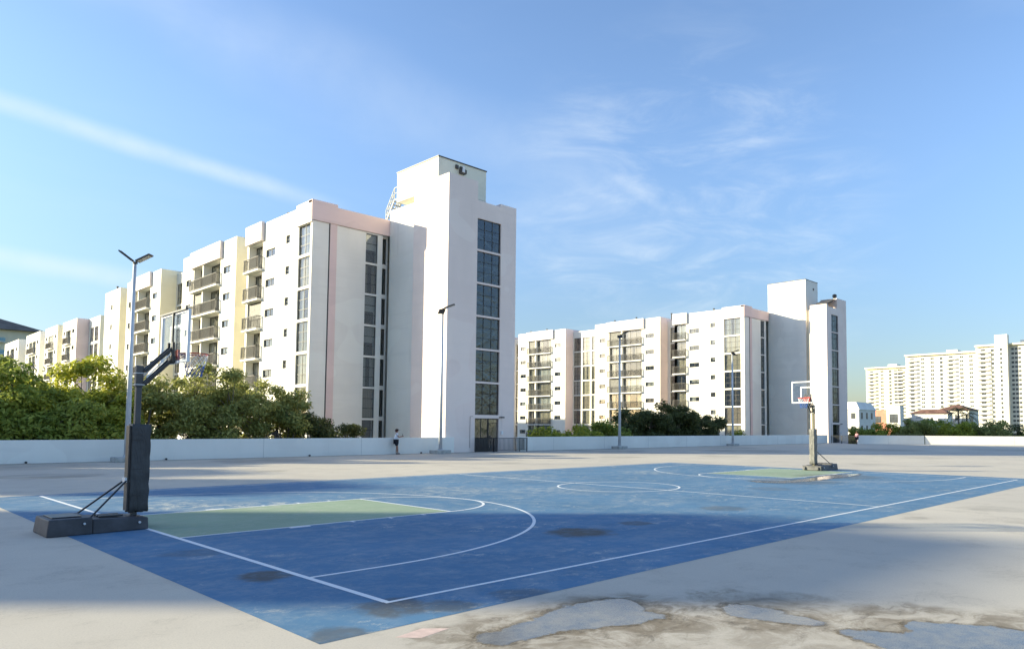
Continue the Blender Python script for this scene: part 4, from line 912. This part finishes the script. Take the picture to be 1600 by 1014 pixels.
    b = MB(); b.box(.0125, .0135, -.3, -.25, zr+.05, zr+.5); b.box(.0125, .0135, .25, .3, zr+.05, zr+.5); b.box(.0125, .0135, -.25, .25, zr+.45, zr+.5); b.build('target_square', MAT['boardwhite'], bd)
    b = MB(); b.box(-.05, -.021, -.02, .02, z0, z1); b.box(-.06, -.022, -w2+.02, w2-.02, z1-.015, z1+.012); b.build('back_brace', MAT['blacksteel'], bd)
    # rim
    c = (xb+.12+.23, 0, zr)
    rm = empty_child('rim', root, (0, 0, 0))
    b = MB(); ring(b, c, .228, .012); b.box(xb+.014, xb+.05, -.14, .14, zr-.15, zr+.05)
    b.hexa([(xb+.05, -.1, zr-.03), (xb+.17, -.16, zr-.02), (xb+.17, .16, zr-.02), (xb+.05, .1, zr-.03)], [(xb+.05, -.1, zr), (xb+.17, -.16, zr), (xb+.17, .16, zr), (xb+.05, .1, zr)])
    for yy in (-.1, .1): b.tube([(xb+.04, yy, zr-.12), (xb+.2, yy*1.9, zr-.012)], .010, 6)
    b.build('ring', MAT['red'], rm, smooth=False)
    net(rm, c, .225, MAT['net'], .42, MAT['netblue'])
    return root
hoop((-.08, 7.87, 0), 0, 'near portable basketball hoop at left with black padded post and black base', MAT['polegrey'], MAT['pad'], MAT['blackplastic'], 0, False)
hoop((25.62, 7.66, 0), math.pi, 'far portable basketball hoop at right with grey padded post on the far baseline', MAT['poleolive'], MAT['padgrey'], MAT['basegrey'], 1, True)

# ------------------------------------------------------------ railings by the stair towers
def railing(label, runs, hgt=.98, gap=.115):
    root = empty('railing', (*runs[0][0], 0), 0, label, 'railing'); r = Vector((*runs[0][0], 0))
    for (p0, p1) in runs:
        p0 = Vector((*p0, 0))-r; p1 = Vector((*p1, 0))-r; Lr = (p1-p0).length; b = MB()
        b.bar(p0+Vector((0, 0, hgt)), p1+Vector((0, 0, hgt)), .045, .045); b.bar(p0+Vector((0, 0, .12)), p1+Vector((0, 0, .12)), .035, .035); b.build('rail', MAT['blacksteel'], root)
        b = MB(); n = int(Lr/gap)
        for i in range(1, n): q = p0+(p1-p0)*i/n; b.bar(q+Vector((0, 0, .14)), q+Vector((0, 0, hgt-.02)), .022, .022)
        b.build('pickets', MAT['blacksteel'], root)
        for q in (p0, p1): b = MB(); b.bar(q, q+Vector((0, 0, hgt+.03)), .05, .05); b.build('post', MAT['blacksteel'], root)
    return root
railing('black picket railing in front of the nearer stair tower door', [((28.75, 34.6), (29.85, 33.95)), ((29.9, 33.9), (32.95, 33.75)), ((32.98, 33.8), (33.0, 34.62))])
railing('black picket railing beside the farther stair tower, ending near the person in pink', [((87.0, 34.4), (86.0, 32.6)), ((86.0, 32.55), (84.35, 29.95))], gap=.14)

# ------------------------------------------------------------ people
MAT['skin'] = plain('skin', (.36, .20, .14), .6, .3, 0, .1, 6, 0)
MAT['shirtw'] = plain('white_tshirt', (.72, .75, .80), .9); MAT['shirtp'] = plain('pink_shirt', (.75, .36, .36), .9)
MAT['shortsd'] = plain('black_shorts', (.02, .022, .03), .9); MAT['hair'] = plain('brown_hair', (.10, .035, .02), .8); MAT['shoe'] = plain('grey_shoe', (.14, .14, .14), .8)
def skinned(name, verts, edges, rad, mat, parent, root=0, sub=1):
    me = bpy.data.meshes.new(name); me.from_pydata(verts, edges, []); me.materials.append(mat)
    o = bpy.data.objects.new(name, me); COL.objects.link(o); o.parent = parent
    md = o.modifiers.new('skin', 'SKIN'); md.use_smooth_shade = True
    sv = me.skin_vertices[0].data
    for i, r in enumerate(rad): sv[i].radius = (r, r) if isinstance(r, float) else r; sv[i].use_root = (i == root)
    s = o.modifiers.new('sub', 'SUBSURF'); s.levels = sub; s.render_levels = sub; return o
def blob(name, mat, parent, c, r, seg_=14):
    bm = bmesh.new(); bmesh.ops.create_uvsphere(bm, u_segments=seg_, v_segments=10, radius=1)
    for v in bm.verts: v.co = Vector((v.co.x*r[0]+c[0], v.co.y*r[1]+c[1], v.co.z*r[2]+c[2]))
    me = bpy.data.meshes.new(name); bm.to_mesh(me); bm.free(); me.materials.append(mat)
    for p_ in me.polygons: p_.use_smooth = True
    o = bpy.data.objects.new(name, me); COL.objects.link(o); o.parent = parent; return o
def person(loc, rz, label, shirt, pose, H=1.68, hat=None):
    root = empty('person', loc, rz, label, 'person')
    # local +x = facing; z up. joints
    s = H/1.75; lean = pose.get('lean', 0)
    P = {'pel': (0, 0, .93), 'waist': (lean*.3, 0, 1.08), 'chest': (lean*.8, 0, 1.32), 'neck': (lean, 0, 1.47), 'head': (lean+.03, 0, 1.60), 'crown': (lean+.02, 0, 1.70),
         'hipL': (0, .10, .90), 'kneeL': pose['kneeL'], 'ankL': pose['ankL'], 'toeL': pose['toeL'], 'hipR': (0, -.10, .90), 'kneeR': pose['kneeR'], 'ankR': pose['ankR'], 'toeR': pose['toeR'],
         'shL': (lean, .18, 1.42), 'elL': pose['elL'], 'wrL': pose['wrL'], 'haL': pose['haL'], 'shR': (lean, -.18, 1.42), 'elR': pose['elR'], 'wrR': pose['wrR'], 'haR': pose['haR']}
    rad = {'pel': .13, 'waist': .12, 'chest': .14, 'neck': .055, 'head': .085, 'crown': .075, 'hipL': .085, 'kneeL': .055, 'ankL': .038, 'toeL': .035, 'hipR': .085, 'kneeR': .055, 'ankR': .038, 'toeR': .035,
           'shL': .055, 'elL': .038, 'wrL': .027, 'haL': .03, 'shR': .055, 'elR': .038, 'wrR': .027, 'haR': .03}
    E_ = [('pel', 'waist'), ('waist', 'chest'), ('chest', 'neck'), ('neck', 'head'), ('head', 'crown'), ('pel', 'hipL'), ('hipL', 'kneeL'), ('kneeL', 'ankL'), ('ankL', 'toeL'), ('pel', 'hipR'), ('hipR', 'kneeR'), ('kneeR', 'ankR'), ('ankR', 'toeR'),
          ('chest', 'shL'), ('shL', 'elL'), ('elL', 'wrL'), ('wrL', 'haL'), ('chest', 'shR'), ('shR', 'elR'), ('elR', 'wrR'), ('wrR', 'haR')]
    def mk(name, keys, grow, mat, cut=None):
        idx = {k: i for i, k in enumerate(keys)}; V = [Vector(P[k])*s for k in keys]
        ed = [(idx[a], idx[b_]) for a, b_ in E_ if a in idx and b_ in idx]
        return V, ed, [rad[k]*s*grow for k in keys]
    ks = list(P); V, ed, rd = mk('body', ks, 1, None); skinned('body', V, ed, rd, MAT['skin'], root, 0, 2)
    # fingers
    for sd_ in ('L', 'R'):
        hp = Vector(P['ha'+sd_])*s; wp = Vector(P['wr'+sd_])*s; d = (hp-wp).normalized(); u = d.orthogonal().normalized(); b = MB()
        for i in range(4): q = hp+u*(i-1.5)*.018; b.tube([q, q+d*.04, q+d*(.075-.006*abs(i-1))+Vector((0, 0, -.01))], [.009, .008, .006], 6)
        b.tube([hp-u*.03, hp-u*.045+d*.03], [.01, .007], 6); b.build('fingers', MAT['skin'], root, smooth=True)
    # shirt
    vs = [Vector(P['pel'])*s+Vector((0, 0, -.02)), Vector(P['waist'])*s, Vector(P['chest'])*s, Vector(P['neck'])*s+Vector((0, 0, -.03)), Vector(P['shL'])*s, Vector(P['shL'])*s*.45+Vector(P['elL'])*s*.55, Vector(P['shR'])*s, Vector(P['shR'])*s*.45+Vector(P['elR'])*s*.55]
    skinned('shirt', vs, [(0, 1), (1, 2), (2, 3), (2, 4), (4, 5), (2, 6), (6, 7)], [(.15, .17), (.145, .16), (.16, .18), .075, .085, .075, .085, .075], shirt, root, 0, 2)
    vs = [Vector(P['pel'])*s]
    for q in ('L', 'R'): vs += [Vector(P['hip'+q])*s, Vector(P['hip'+q])*s*.2+Vector(P['knee'+q])*s*.8]
    skinned('shorts', vs, [(0, 1), (1, 2), (0, 3), (3, 4)], [.155, .115, .09, .115, .09], MAT['shortsd'], root, 0, 2)
    hx = P['head'][0]*s; hz = 1.615*s
    blob('hair', MAT['hair'], root, (hx-.03, 0, hz+.03), (.105, .09, .12))
    b = MB(); b.tube([(hx+.095, 0, hz+.01), (hx+.118, 0, hz-.02)], [.008, .013], 6); b.build('nose', MAT['skin'], root, smooth=True)
    for yy in (-.035, .035): blob('eye', MAT['shortsd'], root, (hx+.083, yy, hz+.02), (.008, .012, .008), 8)
    if hat:
        blob('cap', MAT['shortsd'], root, (hx, 0, hz+.085), (.11, .1, .06)); b = MB(); b.box(hx+.05, hx+.2, -.07, .07, hz+.07, hz+.085); b.build('cap_peak', MAT['shortsd'], root, bev=.005)
    for q in ('L', 'R'):
        a_v, t_v = Vector(P['ank'+q])*s, Vector(P['toe'+q])*s
        skinned('shoe', [a_v+Vector((-.03, 0, -.03)), (a_v+t_v)/2+Vector((0, 0, -.01)), t_v+Vector((.03, 0, 0))], [(0, 1), (1, 2)], [.045, .045, .04], MAT['shoe'], root, 0, 1)
    return root
p1 = person((22.1, 34.42, 0), R_(-28), 'person in white t-shirt, black shorts and dark cap leaning on the parapet wall', MAT['shirtw'],
    dict(lean=.03, kneeL=(.06, .05, .50), ankL=(.02, -.05, .09), toeL=(.15, -.07, .04), kneeR=(.10, -.06, .50), ankR=(.14, .06, .09), toeR=(.27, .07, .04),
         elL=(.16, .20, 1.18), wrL=(.38, .10, 1.24), haL=(.44, .07, 1.26), elR=(.16, -.22, 1.18), wrR=(.36, -.12, 1.22), haR=(.43, -.08, 1.24)), 1.62, True)
b = MB(); b.box(.40, .42, -.05, .05, 1.16, 1.31); ph = b.build('phone', MAT['blacksteel'], loc=None, bev=.004)
ph.matrix_world = Matrix.Translation((22.1, 34.42, 0)) @ Matrix.Rotation(R_(-28), 4, 'Z'); tag(ph, 'small black phone held by the person leaning on the wall', 'phone')
person((82.9, 29.35, 0), R_(160), 'person in pink shirt and dark shorts walking by the far railing', MAT['shirtp'],
    dict(kneeL=(.10, .10, .50), ankL=(.05, .10, .09), toeL=(.18, .11, .04), kneeR=(.0, -.10, .50), ankR=(-.16, -.10, .12), toeR=(-.05, -.11, .04),
         elL=(-.08, .27, 1.16), wrL=(.02, .28, .95), haL=(.04, .28, .87), elR=(.05, -.27, 1.16), wrR=(.14, -.26, .96), haR=(.17, -.26, .88)), 1.5)

# ------------------------------------------------------------ trees
def leaf_mat(name, dark, mid_, lite, tr=.42):
    m = bpy.data.materials.new(name); m.use_nodes = True; t = m.node_tree; t.nodes.clear()
    ge = t.nodes.new('ShaderNodeNewGeometry'); ri = ge.outputs['Random Per Island']
    cr = t.nodes.new('ShaderNodeValToRGB'); t.links.new(ri, cr.inputs[0]); el = cr.color_ramp.elements
    el[0].position = 0; el[0].color = (*dark, 1); el[1].position = 1; el[1].color = (*lite, 1); e2_ = el.new(.55); e2_.color = (*mid_, 1)
    nz = noise(t, ge.outputs['Position'], .5, 3); c = mixc(t, smooth(t, nz, .35, .65, 0, .55), cr.outputs[0], lite)
    di = N(t, 'ShaderNodeBsdfPrincipled'); t.links.new(c, di.inputs['Base Color']); di.inputs['Roughness'].default_value = .55; di.inputs['Specular IOR Level'].default_value = .3
    tl = N(t, 'ShaderNodeBsdfTranslucent'); t.links.new(c, tl.inputs[0])
    mx = N(t, 'ShaderNodeMixShader'); mx.inputs[0].default_value = tr; t.links.new(di.outputs[0], mx.inputs[1]); t.links.new(tl.outputs[0], mx.inputs[2])
    o = N(t, 'ShaderNodeOutputMaterial'); t.links.new(mx.outputs[0], o.inputs[0]); return m
LEAF = {'y': leaf_mat('yellow_green_leaves', (.16, .22, .03), (.36, .40, .05), (.60, .58, .09)),
        'o': leaf_mat('olive_leaves', (.14, .17, .045), (.30, .33, .10), (.52, .51, .17)),
        'd': leaf_mat('dark_leaves', (.045, .065, .024), (.09, .115, .04), (.16, .18, .06)),
        'm': leaf_mat('mid_green_leaves', (.12, .18, .03), (.26, .33, .055), (.44, .47, .10))}
MAT['bark'] = plain('grey_bark', (.16, .135, .11), .95, .1, 0, .3, 5)
MAT['flower'] = plain('pink_blossom', (.55, .12, .12), .8)
def tree(name, x, y, top, bottom, rx, ry, leaf, label, cat='tree', group=None, nl=9000, ls=.14, clumps=64, clr=.95, seed=1, zg=-8, leafmat=None, gap=.0):
    rng = np.random.default_rng(seed); rr = random.Random(seed)
    root = empty(name, (x, y, zg), 0, label, cat, group)
    cz = (top+bottom)/2; rz = (top-bottom)/2*1.06
    # clump centres: spread over the crown shell, flattened at the bottom
    C_ = []
    tries = 0
    while len(C_) < clumps and tries < 4000:
        tries += 1
        v = rng.normal(size=3); v /= np.linalg.norm(v); v = np.sign(v)*np.abs(v)**.75; rad = rng.uniform(.3, .95)
        p = np.array([v[0]*rx*rad, v[1]*ry*rad, v[2]*rz*rad*(.85 if v[2] > 0 else .9)])
        if all(np.linalg.norm((p-q)/np.array([1, 1, .75])) > clr*.5 for q in C_): C_.append(p)
    C_ = np.array(C_); cr = clr*rng.uniform(.6, 1.1, len(C_))
    # limbs: trunk, main limbs, and a twig to each clump
    b = MB(); hT = bottom-zg; base = Vector((0, 0, 0)); fork = Vector((rr.uniform(-.3, .3), rr.uniform(-.3, .3), hT*.8))
    b.tube([base, base.lerp(fork, .5)+Vector((rr.uniform(-.15, .15), rr.uniform(-.15, .15), 0)), fork], [.3, .22, .18], 9); b.build('trunk', MAT['bark'], root, smooth=True)
    mains = []
    for i in range(6):
        a = 2*math.pi*i/6+rr.uniform(-.3, .3); e_ = Vector((math.cos(a)*rx*.45, math.sin(a)*ry*.45, cz-zg+rr.uniform(-.2, .35)*rz))
        m1_ = fork.lerp(e_, .5)+Vector((0, 0, .3)); bb = MB(); bb.tube([fork, m1_, e_], [.14, .09, .05], 7)
        mains.append((m1_, e_, bb))
    for p in C_:
        q = Vector((p[0], p[1], p[2]+cz-zg)); j = min(range(6), key=lambda i: (mains[i][1]-q).length); s0 = mains[j][1] if rr.random() < .6 else mains[j][0]
        mid2 = s0.lerp(q, .5)+Vector((rr.uniform(-.2, .2), rr.uniform(-.2, .2), rr.uniform(-.1, .25))); mains[j][2].tube([s0, mid2, q], [.04, .028, .012], 5)
        for _ in range(3):
            v = Vector((rr.gauss(0, 1), rr.gauss(0, 1), rr.gauss(.3, .8))).normalized()*clr*.8; mains[j][2].tube([q, q+v], [.012, .004], 4)
    for _, _, bb in mains: bb.build('limb', MAT['bark'], root, smooth=True)
    # leaves
    ci = rng.integers(0, len(C_), nl)
    d = rng.normal(size=(nl, 3)); d /= np.linalg.norm(d, axis=1)[:, None]
    rad = cr[ci]*(rng.random(nl)**.45)*rng.uniform(.8, 1.15, nl)
    P = C_[ci]+d*rad[:, None]*np.array([1, 1, .68])
    P[:, 2] += cz-zg
    nrm = d*.6+rng.normal(size=(nl, 3))*.55+np.array([0, 0, .55]); nrm /= np.linalg.norm(nrm, axis=1)[:, None]
    t1 = np.cross(nrm, rng.normal(size=(nl, 3))); t1 /= np.linalg.norm(t1, axis=1)[:, None]; t2 = np.cross(nrm, t1)
    s = ls*rng.uniform(.6, 1.25, nl)[:, None]
    V = np.stack([P-t1*s, P-t2*s*.42+nrm*s*.12, P+t1*s, P+t2*s*.42+nrm*s*.12], 1).reshape(-1, 3)
    me = bpy.data.meshes.new('crown'); me.vertices.add(nl*4); me.vertices.foreach_set('co', V.astype(np.float32).ravel())
    me.loops.add(nl*4); me.loops.foreach_set('vertex_index', np.arange(nl*4, dtype=np.int32)); me.polygons.add(nl)
    me.polygons.foreach_set('loop_start', np.arange(0, nl*4, 4, dtype=np.int32)); me.update(calc_edges=True); me.materials.append(leafmat or LEAF[leaf])
    o = bpy.data.objects.new('crown', me); COL.objects.link(o); o.parent = root
    return root
GL = 'trees behind the left parapet wall'
tree('leafy_tree', -3.2, 39.5, 5.3, -2.5, 3.4, 3.0, 'y', 'leafy tree at the very left edge behind the parapet wall', group=GL, nl=26000, seed=11, clumps=70)
tree('leafy_tree', 2.0, 39.6, 5.55, -2.5, 3.4, 2.8, 'm', 'bright green spreading tree at far left, touching the picture edge', group=GL, nl=40000, seed=2, clumps=90)
tree('leafy_tree', 5.9, 40.2, 5.8, -2.5, 3.0, 2.8, 'y', 'yellow-green tree left of the nearest light pole', group=GL, nl=40000, seed=3, clumps=90)
tree('leafy_tree', 3.6, 37.3, 3.3, -2.0, 3.6, 1.7, 'm', 'lower green tree close behind the wall at far left', group=GL, nl=32000, seed=31, clumps=80)
tree('open_tree', 9.0, 40.4, 5.3, -2, 2.1, 2.2, 'o', 'sparse dark tree right behind the near hoop post', group=GL, nl=14000, seed=4, clumps=50)
tree('oak_tree', 12.6, 39.3, 6.3, -2.5, 3.1, 2.8, 'o', 'tallest olive-green tree, below the near hoop rim', group=GL, nl=46000, ls=.11, seed=5, clumps=110, clr=.85)
tree('oak_tree', 16.2, 38.9, 5.2, -2.5, 2.3, 2.4, 'o', 'olive-green tree in front of the corner windows of the nearer block', group=GL, nl=30000, ls=.11, seed=6, clumps=80, clr=.8)
tree('oak_tree', 18.4, 38.6, 3.9, -2.5, 1.8, 2.0, 'd', 'dark green oak before the pink pilaster of the nearer block', group=GL, nl=18000, ls=.11, seed=17, clumps=60, clr=.7)
tree('oak_tree', 20.3, 38.3, 2.7, -2.5, 1.6, 1.6, 'd', 'small dark oak at the right end of the left tree row', group=GL, nl=14000, ls=.11, seed=7, clumps=50, clr=.6)
GM = 'trees between the two stair towers'
tree('sea_grape_tree', 40.9, 39.0, 2.0, -3, 2.2, 2, 'y', 'low light-green tree just right of the nearer stair tower', group=GM, nl=13300, ls=.17, seed=8, clumps=52)
tree('sea_grape_tree', 44.6, 39.3, 2.45, -3, 2.4, 2, 'y', 'low light-green tree left of the second farthest light pole', group=GM, nl=13300, ls=.17, seed=9, clumps=52)
tree('leafy_tree', 49.0, 40.0, 2.7, -3, 2.6, 2.4, 'm', 'green tree just right of the light pole, left shoulder of the dark trees', group=GM, nl=17100, ls=.16, seed=10, clumps=60)
tree('dark_tree', 55.0, 41, 4.4, -3, 4.0, 3.2, 'd', 'wide dark tree in front of the farther apartment block, left half', group=GM, nl=32300, ls=.16, seed=12, clumps=96, clr=1.0)
tree('dark_tree', 61.5, 41.2, 4.95, -3, 4.0, 3.2, 'd', 'wide dark tree in front of the farther apartment block, tallest part', group=GM, nl=32300, ls=.16, seed=13, clumps=96, clr=1.0)
tree('dark_tree', 67.6, 41.0, 4.3, -3, 3.0, 2.6, 'd', 'dark tree with ragged right side, near the corner of the farther block', group=GM, nl=19000, ls=.16, seed=14, clumps=68)
tree('leafy_tree', 73.8, 40.4, 1.7, -3, 2.0, 1.6, 'm', 'small low tree peeking over the wall by the farther corner windows', group=GM, nl=7600, ls=.17, seed=15, clumps=40)
GR = 'trees beyond the far right parapet wall'
fr = [(98.2, 35.0, 2.4, 2.2, 'm', 'small dark green tree right beside the farther stair tower'), (99.0, 31.8, 3.1, 2.6, 'y', 'light green tree below the salmon house'),
      (100.6, 28.9, 3.3, 2.4, 'o', 'olive tree in front of the flat white wing'), (101.9, 26.6, 3.7, 2.0, 'm', 'tallest green tree before the low villa'),
      (103.6, 24.6, 3.2, 2.2, 'y', 'light green tree right of the villa base'), (105.0, 22.4, 3.1, 2.4, 'm', 'bushy green tree beneath the distant slab tower'),
      (107.3, 20.6, 3.5, 2.2, 'o', 'olive tree under the blank white shaft'), (109.4, 18.4, 3.0, 2.6, 'd', 'dark tree near the right picture edge'), (111.5, 15.4, 3.1, 2.8, 'm', 'green tree at the right picture edge')]
for i, (x, y, tp, r_, k, lab) in enumerate(fr):
    tree('leafy_tree', x+3*(i % 2), y+1.5*(i % 2), tp+.2, -3, r_*1.3, r_*1.2, k, lab, group=GR, nl=15000, ls=.17, seed=40+i, clumps=70)
tree('dark_tree', 116, 31, 1.6, -3, 7, 4, 'd', 'low dark hedge-like tree mass behind the far trees, left part', group=GR, nl=9500, ls=.3, seed=60)
tree('dark_tree', 122, 22, 1.8, -3, 8, 5, 'd', 'low dark hedge-like tree mass behind the far trees, right part', group=GR, nl=9500, ls=.3, seed=61)
tree('flowering_bush', 103.2, 26.9, 1.6, .4, .5, .5, 'm', 'small pink flowering bush among the far trees', 'bush', nl=950, ls=.18, clumps=16, clr=.4, seed=70, leafmat=MAT['flower'])
def palm(x, y, top, label, seed, n=17, fl=2.6):
    rr = random.Random(seed); root = empty('palm_tree', (x, y, -8), 0, label, 'tree'); H = top+8
    b = MB(); b.tube([(0, 0, 0), (.15, 0, H*.5), (0, 0, H)], [.22, .16, .12], 8); b.build('trunk', MAT['bark'], root, smooth=True)
    for i in range(n):
        a = 2*math.pi*i/n+rr.uniform(-.2, .2); el = rr.uniform(-.2, .9); b = MB(); pts = []
        for j in range(7): t = j/6; pts.append(Vector((math.cos(a)*fl*t*math.cos(el*.6), math.sin(a)*fl*t*math.cos(el*.6), H+fl*t*math.sin(el)-fl*.75*t*t)))
        b.tube(pts, [.03]*6+[.01], 4)
        sd_ = Vector((-math.sin(a), math.cos(a), 0))
        for j in range(1, 26):
            t = j/26; k = t*6; i0 = min(int(k), 5); p = pts[i0].lerp(pts[i0+1], k-i0); dd = (pts[i0+1]-pts[i0]).normalized(); L2 = .55*math.sin(math.pi*(t*.85+.12))
            for sg in (-1, 1): q = p+sd_*sg*L2+dd*.2-Vector((0, 0, .25*L2)); b.poly([p, p+dd*.05, q])
        b.build('frond', LEAF['d'], root)
palm(131, 31.5, 5.2, 'palm tree standing in front of the tiled villas', 3)
palm(132.5, 30.6, 4.4, 'shorter palm tree leaning beside the taller palm', 4)
